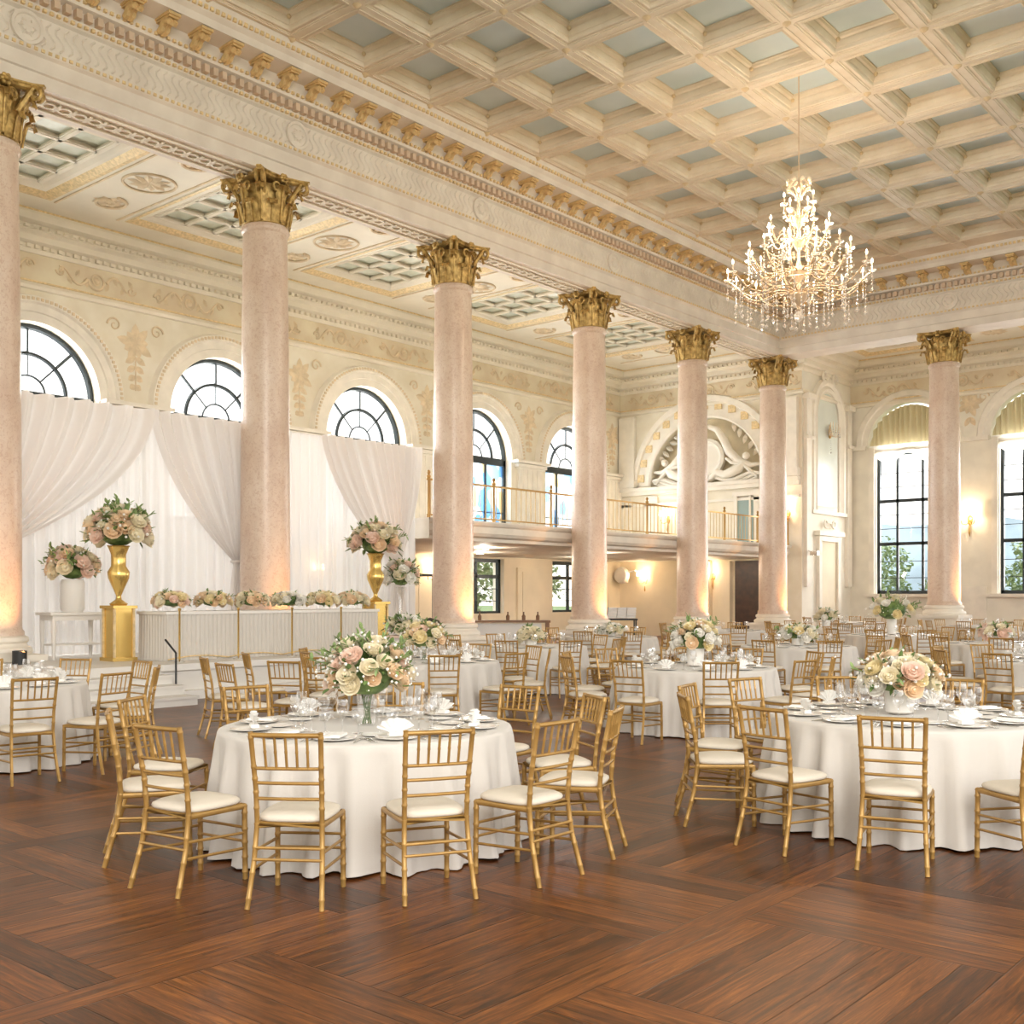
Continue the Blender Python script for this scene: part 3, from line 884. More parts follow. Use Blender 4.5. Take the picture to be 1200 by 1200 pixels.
# ---- aisle ceilings -----------------------------------------------------
def aisle_ceiling(x0, x1, y0, y1, holes, name):
    mb = MB(); gm = MB(); pm = MB(); om = MB()
    us = sorted({x0, x1} | {h[0] for h in holes} | {h[1] for h in holes})
    vs = sorted({y0, y1} | {h[2] for h in holes} | {h[3] for h in holes})
    for a, b in zip(us[:-1], us[1:]):
        for c, d in zip(vs[:-1], vs[1:]):
            mx, my = (a+b)/2, (c+d)/2
            if any(h[0] < mx < h[1] and h[2] < my < h[3] for h in holes): continue
            mb.quad((a, c, ZA), (b, c, ZA), (b, d, ZA), (a, d, ZA))
    for (a, b, c, d) in holes:
        def ring(s, z): return [(a+s, c+s, ZA+z), (b-s, c+s, ZA+z), (b-s, d-s, ZA+z), (a+s, d-s, ZA+z)]
        def band(m_, r1, r2):
            for q in range(4): m_.quad(r1[q], r1[(q+1) % 4], r2[(q+1) % 4], r2[q])
        band(gm, ring(-.1, -.03), ring(0, -.03)); band(gm, ring(0, -.03), ring(0.14, 0.06))
        band(mb, ring(-.1, 0), ring(-.1, -.03))
        band(mb, ring(.14, .06), ring(.26, .06)); band(mb, ring(.26, .06), ring(.36, .13)); band(mb, ring(.36, .13), ring(.45, .14)); band(mb, ring(.45, .14), ring(.45, .2))
        nx = max(2, round((b-a-.9)/.95)); ny = max(2, round((d-c-.9)/.72))
        w, h = (b-a-.9)/nx, (d-c-.9)/ny
        for i in range(nx+1): om.box((a+.45+w*i, (c+d)/2, ZA+.15), (.10, d-c-.9, .10)); om.box((a+.45+w*i, (c+d)/2, ZA+.13), (.17, d-c-.9, .03))
        for j in range(ny+1): om.box(((a+b)/2, c+.45+h*j, ZA+.15), (b-a-.9, .10, .10)); om.box(((a+b)/2, c+.45+h*j, ZA+.13), (b-a-.9, .17, .03))
        pm.quad((a+.4, c+.4, ZA+.2), (b-.4, c+.4, ZA+.2), (b-.4, d-.4, ZA+.2), (a+.4, d-.4, ZA+.2))
    o = struct(mb.build(name, M['aisle']))
    gm.build('gilt_panel_frame', M['gilttrim'], o); om.build('panel_lattice', M['aisle'], o); pm.build('laylight', M['greenpanel'], o)
    return o
holes = [(-24.9, -19.7, y+1.05, y+SP-1.05) for y in [CY[0]-SP] + CY[:4]] + [(-24.9, -19.7, CY[4]+1.05, CY[4]+SP-.6)]
al = aisle_ceiling(XW-.2, XC-.4, 0.5, Y1+.2, holes, 'ceiling_aisle')
holes = [(x+1.0, x+4.9, YC+1.6, Y2-1.3) for x in (-18.0, -12.08, -6.1, -.1)]
ae = aisle_ceiling(XC-.3, XE, YC+.4, Y2+.1, holes, 'ceiling_end_aisle')
# painted strapwork on the cross beams between the aisle panels
mb = MB()
fU = lambda cy: (lambda u, o, z: (u, cy + z, ZA - o))
for cy in CY + [YC]:
    fr = fU(cy)
    for x in (-24.1, -20.5):
        spiral(mb, fr, x, 0, .45, 1.6, 1, 1, 0, .05, .02); 
        for j in range(8): leafblob(mb, fr, x, 0, .38, .09, 2*pi*j/8, .02)
    mb.tube([(-22.3+.58*cos(q), cy+.58*sin(q), ZA-.01) for q in [2*pi*i/28 for i in range(28)]], .035, 5, closed=True)
    for j in range(10): leafblob(mb, fr, -22.3, 0, .5, .1, 2*pi*j/10, .03)
    for s in (-1, 1):
        mb.box((-22.3, cy+s*.8, ZA-.012), (5.6, .05, .03))
mb.build('strapwork', M['ornament'], al, 60)
mb = MB()
for x in (-12.08, -6.1):
    for y in (38.0, 40.5):
        fr = lambda u, o, z, y=y: (u, y+z, ZA-o)
        for j in range(10): leafblob(mb, fr, x, 0, .5, .1, 2*pi*j/10, .03)
mb.build('strapwork', M['ornament'], ae, 60)

# ---- columns ------------------------------------------------------------
def capital_mesh():
    mb = MB()
    # bell
    mb.lathe([(.44, 0), (.47, .03), (.44, .06), (.42, .10), (.42, .45), (.45, .62), (.52, .76)], 32)
    for i in range(32):   # flutes at the foot
        a = 2*pi*i/32
        mb.tube([(cos(a)*.455, sin(a)*.455, .05), (cos(a)*.45, sin(a)*.45, .32)], .022, 4)
    def leaf(a, z0, h, w, reach):
        ca, sa = cos(a), sin(a)
        def fn(u, v):
            s = (u-.5)*2
            ww = w*(1 - .25*v)*(1 if v < .85 else .7)*(1 + .12*sin(v*22))
            if v < .7:
                r = .45 + .06*v + reach*.25*v*v; z = z0 + h*v/.7*.86
            else:
                t = (v-.7)/.3*pi*1.1
                R = reach*.5
                r = .45 + .042 + reach*.1225 + R*(1-cos(t))*.8; z = z0 + h*.86 + R*sin(t)*.9
            r += .03*(1-s*s)
            tang = s*ww
            return (r*ca - tang*sa, r*sa + tang*ca, z)
        mb.grid(fn, 6, 12)
        # midrib
        mb.tube([tuple(Vector(fn(.5, v)) + Vector((ca*.015, sa*.015, 0))) for v in [i/8 for i in range(9)]], .018, 5)
    for i in range(8): leaf(2*pi*i/8 + pi/8, .02, .38, .15, .20)
    for i in range(8): leaf(2*pi*i/8, .06, .66, .14, .24)
    # volutes to the four corners
    for i in range(4):
        a = pi/4 + i*pi/2
        ca, sa = cos(a), sin(a)
        pts = []
        for t in range(6): pts.append((.46 + .05*t, .52 + .075*t))
        cx, cz, R = .74, .80, .13
        for t in range(18):
            b = pi*.75 - t*.42; rr = R*(1 - t/22)
            pts.append((cx + rr*cos(b), cz + rr*sin(b)))
        for off in (-.055, .055):
            mb.tube([(r*ca - off*sa, r*sa + off*ca, z) for r, z in pts], [.05]*6 + [.045 - .0015*t for t in range(18)], 6)
        # small inner helices
        for s in (-1, 1):
            a2 = a - s*pi/4*.72
            q = []
            for t in range(14):
                b = -pi*.5 + t*.5; rr = .10*(1 - t/17)
                q.append((s*rr*cos(b), .72 + rr*sin(b)))
            mb.tube([(.56*cos(a2) - x*sin(a2), .56*sin(a2) + x*cos(a2), z) for x, z in q], .028, 5)
    # abacus with hollow sides
    def ab(z, grow):
        pts = []
        for i in range(4):
            a = pi/4 + i*pi/2; b = a + pi/2
            R = .93 + grow
            p = Vector((R*cos(a), R*sin(a))); q = Vector((R*cos(b), R*sin(b)))
            mid = (a+b)/2; dirv = Vector((cos(mid), sin(mid))); tv = (q-p).normalized()
            pts.append(p + tv*.06 )
            for t in (1/6, 2/6, 3/6, 4/6, 5/6):
                w = p.lerp(q, t) - dirv*(.16*(1-(2*t-1)**2))
                pts.append(w)
            pts.append(q - tv*.06)
        return [(x, y, z) for x, y in pts]
    lv = [ab(.86, -.12), ab(.89, -.03), ab(.93, -.03), ab(.95, 0), ab(.975, 0)]
    for A, B in zip(lv[:-1], lv[1:]):
        for i in range(len(A)): mb.quad(A[i], A[(i+1) % len(A)], B[(i+1) % len(B)], B[i])
    mb.poly(lv[-1]); mb.poly(lv[0][::-1])
    for i in range(4):   # fleurons
        a = i*pi/2
        for j in range(6):
            b = 2*pi*j/6
            mb.ball((.60*cos(a) - .06*cos(b)*sin(a), .60*sin(a) + .06*cos(b)*cos(a), .88+.06*sin(b)), .045, 6, 4)
        mb.ball((.64*cos(a), .64*sin(a), .88), .05, 8, 5)
    return mb.mesh('capital', M['capital'], 55)
cap_me = capital_mesh()
def shaft_mesh(zb, zt, name='shaft'):
    mb = MB()
    prof = [(.53, zb), (.53, zb+.06), (.50, zb+.10)]
    for i in range(13):
        t = i/12
        prof.append((.495 - .055*t**1.8, zb+.14+(zt-.2-zb-.14)*t))
    prof += [(.44, zt-.16), (.475, zt-.12), (.485, zt-.08), (.475, zt-.04), (.45, zt)]
    mb.lathe(prof, 48)
    return mb.mesh(name, M['marble'], 40)
def base_mesh(h):
    mb = MB()
    mb.box((0, 0, .12), (1.36, 1.36, .24)); mb.box((0, 0, .24+(h-.64)/2), (1.2, 1.2, h-.64)); mb.box((0, 0, h-.36), (1.32, 1.32, .10))
    mb.lathe([(.64, h-.31), (.66, h-.26), (.64, h-.2), (.58, h-.17), (.56, h-.13), (.60, h-.09), (.59, h-.03), (.53, h)], 40)
    return mb.mesh('pedestal', M['trim'], 40)
sm, bm = shaft_mesh(1.0, 9.03), base_mesh(1.0)
sm2, bm2 = shaft_mesh(1.35, 9.03), base_mesh(1.35)
clab = ['pink marble column with gold capital cut by the left edge', 'pink marble column with gold capital, second from left, behind the head table',
        'third pink marble column from left, beside the end of the white drapes', 'fourth pink marble column from left, in front of the balcony',
        'fifth pink marble column from left, before the relief arch', 'pink marble column at the colonnade corner, sixth from left',
        'lone pink marble column standing before the right end wall windows']
cols = [(XC, y) for y in CY] + [(XC, YC), (-12.08, YC)]
for k, (x, y) in enumerate(cols):
    t = thing('marble_column', clab[k], 'column', (x, y, 0), 0, 'pink marble columns')
    link('shaft', sm2 if k == 6 else sm, t); link('pedestal', bm2 if k == 6 else bm, t)
    link('capital', cap_me, t, (0, 0, 9.02))
    # uplight at the foot, on the hall side
    d = Vector((CS*.75 + SN*.55, SN*.75 - CS*.55, 0)).normalized()
    zt = 1.0 if k != 6 else 1.35
    px, py = x + d.x*.92, y + d.y*.92
    mb = MB(); mb.lathe([(.11, 0), (.11, .22), (.09, .22), (.085, .17), (0, .17)], 16)
    u = thing('uplight', ['leftmost', 'second', 'third', 'fourth', 'fifth', 'sixth', 'rightmost'][k] + ' small black uplight at the foot of the marble columns', 'light', (px, py, .56 if k < 2 else 0), 0, 'column uplights')
    mb.build('housing', M['blackm'], u, 40)
    mb = MB(); mb.lathe([(.08, .175), (0, .176)], 16, cap=False); mb.build('lamp_lens', M['bulb'], u)
    light('uplight_beam', 'SPOT', (px + d.x*.10, py + d.y*.10, zt-.25), 150, (1.0, .45, .15), .08, target=(x + d.x*.35, y + d.y*.35, zt+1.7), spot=85, blend=.9)

# ---- balcony ------------------------------------------------------------
XB, YB0 = -18.68, 18.85
ZB0, ZB1 = 3.05, 3.55
mb = MB()
def fBal(u, o, z): return (XB + o, u, z)
prof = [(-1, ZB0), (-.25, ZB0), (-.25, ZB0+.08), (-.12, ZB0+.12), (-.06, ZB0+.2), (-.06, ZB0+.36), (0, ZB0+.40), (0.03, ZB0+.46), (0.03, ZB1), (-.5, ZB1)]
prof_sweep(mb, prof, fBal, YB0, Y1)
mb.quad((XW, YB0, ZB0+.02), (XB-.5, YB0, ZB0+.02), (XB-.5, Y1, ZB0+.02), (XW, Y1, ZB0+.02))
mb.quad((XW, YB0, ZB1), (XB, YB0, ZB1), (XB, Y1, ZB1), (XW, Y1, ZB1))
mb.quad((XW, YB0, ZB0), (XB, YB0, ZB0), (XB, YB0, ZB1), (XW, YB0, ZB1))
struct(mb.build('balcony_floor', M['trim']))
rail = thing('balcony_railing', 'slender gilt metal railing along the balcony edge', 'railing', (XB-.06, YB0, ZB1))
L = Y1 - YB0 - .1
mb = MB(); mb.box((0, L/2, .93), (.06, L, .045)); mb.build('top_rail', M['brass'], rail)
mb = MB(); mb.box((0, L/2, .07), (.035, L, .035)); mb.build('bottom_rail', M['brass'], rail)
mb = MB(); mb.tube([(0, 0, .07), (0, 0, .92)], .012, 5); bal = mb.mesh('baluster', M['railgold'], 40)
mb = MB(); mb.lathe([(.05, 0), (.05, .06), (.032, .08), (.03, .95), (.05, .98), (.05, 1.02), (.02, 1.04), (.045, 1.09), (.03, 1.14), (0, 1.16)], 10); post = mb.mesh('post', M['brass'], 40)
n = 95
for i in range(n): link('baluster', bal, rail, (0, L*(i+.5)/n, 0))
for i in range(9): link('post', post, rail, (0, .05 + (L-.1)*i/8, 0))

# lower walls beneath the balcony: panels, pilasters, doors
mb = MB()
lw = MB()
lw.quad(fL(Y1, .01, 0), fL(YB0, .01, 0), fL(YB0, .01, 1.0), fL(Y1, .01, 1.0))
for a, b in ((YB0, AY[3]-1.3), (AY[3]+1.3, AY[4]-1.3), (AY[4]+1.3, AY[5]-1.3), (AY[5]+1.3, Y1)):
    a = max(a, YB0)
    if b > a: lw.quad(fL(b, .01, 1), fL(a, .01, 1), fL(a, .01, ZB0), fL(b, .01, ZB0))
lw.quad(fR(XW, .01, 0), fR(XN-.6, .01, 0), fR(XN-.6, .01, ZB0), fR(XW, .01, ZB0))
struct(lw.build('wall_under_balcony', M['lower']))
for y in (AY[3]+SP/2, AY[4]+SP/2):
    mb.box((y, .05, 1.55), (1.5, .1, 2.3), mp=fL); mb.box((y, .08, 1.6), (1.0, .1, 1.9), mp=fL)
for x in (-24.7,): mb.box((x, .04, 1.6), (1.9, .08, 2.2), mp=fR)
for x in (-23.4, -22.3, -21.4, -19.4): mb.box((x, .12, 1.5), (.5, .24, 3.0), mp=fR)
struct(mb.build('trim_6', M['lower']))
mb = MB(); mb.box((-20.4, .05, 1.5), (1.2, .1, 3.0), mp=fR)
d = struct(mb.build('door_1', M['darkwood']))
mb = MB()
for z in (.75, 2.0): mb.box((-20.4, .11, z), (.8, .03, .95), mp=fR)
mb.build('door_panel', M['darkwood'], d)
mb = MB(); mb.ball(fR(-19.95, .16, 1.05), .05, 8, 6); mb.build('door_handle', M['brass'], d)
mb = MB(); mb.box((-22.85, .05, 1.4), (.5, .1, 2.8), mp=fR)
struct(mb.build('door_4', M['darkwood']))
mb = MB(); mb.box((-20.35, .04, 4.5), (1.1, .08, 1.9), mp=fR)
d = struct(mb.build('door_2', M['teal']))
mb = MB()
for q in (-.62, 0, .62): mb.box((-20.35+q, .08, 4.55), (.14 if q else .06, .12, 2.1), mp=fR)
mb.box((-20.35, .08, 5.6), (1.5, .14, .16), mp=fR); mb.build('door_frame', M['trim'], d)

# grounds outside
mb = MB(); mb.quad((-150, -60, -.3), (60, -60, -.3), (60, 160, -.3), (-150, 160, -.3))
struct(mb.build('garden_ground', M['grass']))
# ---------------------------------------------------------------- stage
SX, SZ = -15.35, 0.56
mb = MB()
mb.box(((SX-19.7)/2, (2+18.2)/2, SZ/2), (SX+19.7, 16.2, SZ))
st = struct(mb.build('stage', M['stage']))
mb = MB()
mb.box((SX+.10, (9.5+18.4)/2, .07), (.22, 8.9, .14)); mb.box((SX+.03, (9.5+18.2)/2, SZ-.05), (.07, 8.7, .10))
mb.box((SX+.03, (2+7.2)/2, SZ-.05), (.07, 5.2, .10))
mb.build('stage_skirting', M['white'], st)
t = thing('stage_steps', 'low white steps up to the stage at the left', 'steps', (SX, 8.35, 0))
for i, h in enumerate((.42, .28, .14)):
    mb = MB(); mb.box((.17 + .34*i, 0, h/2), (.34, 2.3, h)); mb.box((.345+.34*i, 0, h-.02), (.03, 2.34, .04))
    mb.build('step', M['stage'], t)
t = thing('handrail_post', 'thin dark rail post at the corner of stage and steps', 'railing', (SX+.25, 9.62, 0))
mb = MB(); mb.tube([(0, 0, 0), (0, 0, .75), (-.3, 0, .95)], .018, 6); mb.build('rail', M['blackm'], t, 60)

# ---------------------------------------------------------------- chiavari chairs
def bamboo(mb, path, r, seg, rings):
    P = [Vector(p) for p in path]
    pts = []; rs = []
    Ls = [(P[i+1]-P[i]).length for i in range(len(P)-1)]
    tot = sum(Ls)
    def ptat(d):
        for i, l in enumerate(Ls):
            if d <= l or i == len(Ls)-1: return P[i].lerp(P[i+1], min(1, d/l))
            d -= l
    keys = {0, tot}
    acc = 0
    for l in Ls[:-1]:
        acc += l; keys.add(acc)
    ks = [(k, r) for k in keys]
    for q in rings:
        d = q*tot
        ks += [(d-.010, r), (d-.004, r*1.17), (d+.004, r*1.17), (d+.010, r)]
    ks.sort()
    mb.tube([ptat(max(0, min(tot, k))) for k, _ in ks], [q for _, q in ks], seg)
def make_chair(lod, label):
    seg = {0: 8, 1: 5}[lod]
    rg = (lambda *a: a) if lod == 0 else (lambda *a: a[::2])
    root = thing('banquet_chair', label, 'chair', (0, 0, 0), 0, 'gold banquet chairs with ivory cushions')
    tree = []
    def part(name, mb, m=M['chair'], sm=50, parent=None):
        o = mb.build(name, m, root, sm); tree.append((o, [])); return o
    for s in (-1, 1):
        mb = MB(); bamboo(mb, [(s*.215, -.295, 0), (s*.198, -.225, .25), (s*.190, -.200, .44), (s*.192, -.215, .62), (s*.203, -.275, .93)], .0155, seg, rg(.06, .20, .34, .47, .56, .65, .73, .80, .97))
        part('back_leg', mb)
    for s in (-1, 1):
        mb = MB(); bamboo(mb, [(s*.205, .205, 0), (s*.203, .20, .43)], .0165, seg, rg(.10, .3, .5, .68, .9))
        part('front_leg', mb)
    mb = MB()
    W, D = .205, .20
    mb.tube([(-.19, -.20, .425), (-W, D, .425), (W, D, .425), (.19, -.20, .425)], .017, seg, closed=True)
    mb.box((0, 0, .432), (.38, .39, .022))
    part('seat_frame', mb)
    mb = MB()
    def cush(u, v):
        a = u*2*pi
        p = 4.5
        c_, s_ = cos(a), sin(a)
        k = (abs(c_)**p + abs(s_)**p)**(-1/p)
        prof = [(.0, .492), (.5, .490), (.85, .482), (.97, .472), (1.0, .458), (.985, .448), (.96, .443)]
        t = v*6; i = min(5, int(t)); f = t-i
        q = prof[i][0]*(1-f) + prof[i+1][0]*f; z = prof[i][1]*(1-f) + prof[i+1][1]*f
        w = .215*(1 - .05*(s_ < 0)*abs(s_))
        return (q*k*c_*w, q*k*s_*.212 + .005, z + .012*(1-q*q))
    mb.grid(cush, 32 if lod == 0 else 16, 6)
    part('seat_cushion', mb, M['cushion'], 60)
    # back
    def backx(z): return .192 + (.011)*(z-.62)/.31
    def backy(z): return -.215 - .060*(z-.62)/.31 if z > .62 else -.200 - .015*(z-.44)/.18
    mb = MB(); mb.tube([(x*backx(.915), backy(.915) - .012*(1-x*x), .915) for x in (-1, -.5, 0, .5, 1)], .0135, seg)
    part('top_rail', mb)
    for z in (.735, .655, .57):
        mb = MB(); mb.tube([(x*backx(z), backy(z) - .010*(1-x*x), z) for x in (-1, -.5, 0, .5, 1)], .0095, seg)
        part('back_rail', mb)
    for x in (-.62, -.31, 0, .31, .62):
        mb = MB(); zs = (.735, .915)
        bamboo(mb, [(x*backx(z), backy(z) - .010*(1-x*x), z) for z in zs], .0082, max(4, seg-2), (.5,) if lod == 0 else ())
        part('spindle', mb)
    for s in (-1, 1):
        for z in (.20, .29):
            mb = MB(); mb.tube([(s*.204, -.235+.05*(z-.2)*4, z), (s*.204, .203, z-.02)], .0088, max(4, seg-2)); part('stretcher', mb)
    for y, z in ((-.235, .25), (.202, .22), (.202, .30), (-.225, .31)):
        mb = MB(); mb.tube([(-.203, y, z), (.203, y, z)], .0088, max(4, seg-2)); part('stretcher', mb)
    ALLKIDS[root.name] = tree
    for o, _ in tree:
        for v in o.data.vertices: v.co.x *= .93
    return root
def chair_single(label, root_src):
    """far chair: one mesh joined from the same shapes"""
    vs = []; fs = []; mi = []
    for o, _ in ALLKIDS[root_src.name]:
        n = len(vs)
        vs += [tuple(v.co) for v in o.data.vertices]
        for p in o.data.polygons:
            fs.append(tuple(i+n for i in p.vertices)); mi.append(1 if o.name.startswith('seat_cushion') else 0)
    me = bpy.data.meshes.new('banquet_chair')
    me.from_pydata(vs, [], fs); me.materials.append(M['chair']); me.materials.append(M['cushion'])
    me.polygons.foreach_set('material_index', mi); me.update()
    return me
CH0 = make_chair(0, 'x'); CH1 = make_chair(1, 'x')
CH2 = chair_single('x', CH1)
used = {}
def put_chair(lod, x, y, rz, label, group):
    if lod == 2:
        return tag(link('banquet_chair', CH2, None, (x, y, 0), rz), label, 'chair', group)
    src = (CH0, CH1)[lod]
    if src.name not in used:
        used[src.name] = 1
        src.location = (x, y, 0); src.rotation_euler = (0, 0, rz); src['label'] = label; src['group'] = group
        return src
    return copy_thing(src, (x, y, 0), rz, label, group)

# ---------------------------------------------------------------- tableware
def lathe_mesh(name, prof, m, seg=16, sm=40, cap=False):
    mb = MB(); mb.lathe(prof, seg, cap=cap); return mb.mesh(name, m, sm)
PL = [lathe_mesh('dinner_plate', [(0, .004), (.075, .004), (.085, .008), (.125, .017), (.135, .018), (.133, .014), (.085, .003), (.07, 0), (0, 0)], M['china'], s) for s in (28, 12)]
SP_ = lathe_mesh('side_plate', [(0, .003), (.055, .003), (.085, .012), (.083, .008), (.05, 0), (0, 0)], M['china'], 20)
WG = [lathe_mesh('wine_glass', [(0, 0), (.036, 0), (.036, .003), (.006, .008), (.004, .012), (.004, .085), (.012, .10), (.034, .13), (.040, .16), (.036, .20), (.032, .22)], M['glass'], s) for s in (14, 8)]
TG = [lathe_mesh('water_glass', [(0, 0), (.034, 0), (.034, .003), (.006, .007), (.005, .06), (.02, .075), (.042, .11), (.044, .14), (.040, .165)], M['glass'], s) for s in (14, 8)]
def napkin_mesh():
    mb = MB()
    def fn(u, v):     # fan standing from a knot
        a = (u-.5)*2.3
        r = .02 + .11*v
        return (r*sin(a), .02*sin(u*2*pi*6)*v, .012 + r*cos(a)*.75)
    mb.grid(fn, 36, 3)
    mb.box((0, 0, .012), (.09, .05, .024))
    return mb.mesh('folded_napkin', M['napkin'], 70)
NK = napkin_mesh()
mb = MB(); mb.box((0, 0, .006), (.10, .19, .010)); mb.box((.02, .0, .014), (.06, .17, .007)); NK2 = mb.mesh('flat_napkin', M['napkin'])
def cutlery(kind):
    mb = MB()
    mb.box((0, -.03, .0025), (.011, .12, .003))
    if kind == 'fork':
        mb.box((0, .045, .0025), (.022, .03, .003))
        for q in (-.009, -.003, .003, .009): mb.box((q, .08, .003), (.0035, .045, .003))
    elif kind == 'knife':
        mb.poly([(-.008, .03, .004), (.008, .03, .004), (.010, .11, .004), (.0, .13, .004), (-.006, .10, .004)]); mb.box((0, .06, .002), (.014, .08, .002))
    else:
        mb.ball((0, .06, .006), .018, 10, 5, (1, 1.5, .25))
    return mb.mesh(kind, M['silver'], 40)
FK, KN, SPN = cutlery('fork'), cutlery('knife'), cutlery('spoon')

def cloth_mesh(R=.97, H=.765, seed=0, seg=180):
    rnd = random.Random(seed)
    ph = [rnd.uniform(0, 2*pi) for _ in range(6)]
    kf = rnd.choice([21, 22, 23, 24])
    def fold(a):
        w = sin(kf*a + ph[0] + 1.1*sin(3*a+ph[1]))
        w = (abs(w)**.6)*(1 if w > 0 else -1)
        return w*(.75+.35*sin(2*a+ph[4])) + .35*sin((kf*2-5)*a + ph[2])
    mb = MB()
    prof = []
    for i in range(9): prof.append((R*i/8*.999 if i else 0, H, 0))
    prof += [(R+.012, H-.004, 0), (R+.02, H-.02, .02)]
    for i in range(1, 15):
        t = i/14
        prof.append((R+.02+.075*t**1.2, (H-.02)*(1-t)+.006, .1+.9*t**.8))
    K = seg
    n0 = len(mb.v)
    for r, z, k in prof:
        for j in range(K):
            a = 2*pi*j/K
            rr = r + .066*k*fold(a)
            zz = z
            if z < .02: zz = .006 + .012*(1+sin(7*a+ph[3]))/2
            mb.v.append((rr*cos(a), rr*sin(a), zz))
    for i in range(len(prof)-1):
        for j in range(K):
            a = n0+i*K+j; b = n0+i*K+(j+1) % K
            mb.face((a, b, b+K, a+K))
    return mb.mesh('tablecloth', M['cloth'], 180)
CL = [cloth_mesh(seed=s) for s in (1, 2, 3)]
CLF = [cloth_mesh(seed=s, seg=90) for s in (4, 5)]

# ---------------------------------------------------------------- flowers
def rose_mesh(m, seed, lo=False):
    rnd = random.Random(seed)
    mb = MB()
    layers = [(.25, 3, .95, .62), (.48, 4, .85, .6), (.74, 5, .55, .5), (1.0, 6, .15, .34)] if not lo else [(.38, 3, .95, .6), (.7, 4, .65, .5), (1.0, 5, .25, .4)]
    for li, (r, n, up, w) in enumerate(layers):
        for i in range(n):
            a0 = 2*pi*(i + li*.4)/n + rnd.uniform(-.15, .15)
            def fn(u, v, r=r, a0=a0, up=up, n=n):
                a = a0 + (u-.5)*2*pi/n*1.35
                s = 1-(2*u-1)**2
                rr = r*(.35 + .65*sin(v*pi/2)) * (1 + .10*v*v*(1.2-up)*s)
                z = -.45 + v*(.75 + .45*up)*(.82+.18*s)
                if v > .85: rr *= 1.06
                return (rr*cos(a), rr*sin(a), z)
            mb.grid(fn, 3 if lo else 4, 2 if lo else 4)
    mb.ball((0, 0, .12), .30, 7, 5, (1, 1, 1.4)); mb.ball((0, 0, -.2), .62, 8, 4)
    return mb.mesh('rose', m, 180)
ROSE = {k: rose_mesh(M[k], i) for i, k in enumerate(('blush', 'peach', 'creamf', 'whitef', 'yellowf', 'plum'))}
ROSEL = {k: rose_mesh(M[k], i, True) for i, k in enumerate(('blush', 'peach', 'creamf', 'whitef', 'yellowf', 'plum'))}
def leafshape(mb, c, d, up, L, W):
    d = Vector(d).normalized(); side = d.cross(Vector(up)).normalized(); n = side.cross(d).normalized()
    c = Vector(c)
    p = [c, c + d*L*.3 + side*W + n*L*.05, c + d*L*.7 + side*W*.8 + n*L*.06, c + d*L, c + d*L*.7 - side*W*.8 + n*L*.06, c + d*L*.3 - side*W + n*L*.05]
    q = c + d*L*.5 - n*L*.05
    for i in range(6): mb.poly([p[i], p[(i+1) % 6], q])
def rdir(rnd, zmin=-.2):
    while True:
        v = Vector((rnd.gauss(0, 1), rnd.gauss(0, 1), rnd.gauss(0, 1))).normalized()
        if v.z > zmin: return v
def bouquet(name, label, cat, loc, R, H, zc, colors, nrose, rr, vase=None, seed=0, lo=False, group=None, filler=60, leaves=90, rzs=(1, 1), spikes=6):
    """blooms scattered over an ellipsoid R x R x H centred zc above loc"""
    rnd = random.Random(seed)
    t = thing(name, label, cat, loc, rnd.uniform(0, 6), group)
    if vase: vase(t, zc - H*.55)
    src = ROSEL if lo else ROSE
    fib = pi*(3-sqrt(5))
    for i in range(nrose):
        zz = 1 - (i+.5)/nrose*1.35
        rad = sqrt(max(0, 1-zz*zz)); a = fib*i + rnd.uniform(-.2, .2)
        d = Vector((rad*cos(a), rad*sin(a), zz))
        k = rnd.uniform(.78, 1.0)
        p = Vector((d.x*R*k*rzs[0], d.y*R*k*rzs[1], zc + d.z*H*k))
        o = link('rose', src[rnd.choice(colors)], t, p)
        dd = (d + Vector((0, 0, .35))).normalized()
        o.rotation_euler = dd.to_track_quat('Z', 'Y').to_euler()
        s = rr*rnd.uniform(.95, 1.35); o.scale = (s, s, s)
    mb = MB()
    for i in range(int(leaves*.7)):
        d = rdir(rnd, -.45)
        k = rnd.uniform(.5, 1.02)
        p = Vector((d.x*R*k*rzs[0], d.y*R*k*rzs[1], zc + d.z*H*k))
        e = (d + rdir(rnd, -1)*.6).normalized()
        leafshape(mb, p, e, Vector((0, 0, 1)) if abs(e.z) < .9 else Vector((1, 0, 0)), rnd.uniform(.7, 1.3)*rr*1.35, rr*rnd.uniform(.22, .42))
    mb.ball((0, 0, zc), min(R, H)*.62, 10, 7, (rzs[0]*R/min(R, H), rzs[1]*R/min(R, H), H/min(R, H)))
    mb.build('foliage', M['leaf'], t)
    mb = MB()
    for i in range(filler):
        d = rdir(rnd, -.3); k = rnd.uniform(.9, 1.22)
        p = (d.x*R*k*rzs[0], d.y*R*k*rzs[1], zc + d.z*H*k)
        mb.ball(p, rr*rnd.uniform(.10, .24), 5, 4)
    mb.build('filler_blossom', M['whitef'], t)
    mb = MB()
    for i in range(spikes):
        d = rdir(rnd, .1); k0 = .6; k1 = rnd.uniform(1.25, 1.5)
        a = Vector((d.x*R*k0, d.y*R*k0, zc + d.z*H*k0)); b = Vector((d.x*R*k1, d.y*R*k1, zc + d.z*H*k1))
        mb.tube([a, a.lerp(b, .6), b], rr*.06, 4)
        for j in range(7):
            q = a.lerp(b, .3+.1*j); leafshape(mb, q, d + rdir(rnd, -1)*1.1, Vector((0, .1, 1)), rr*1.1, rr*.25)
    mb.build('sprig', M['leaf2'], t)
    return t
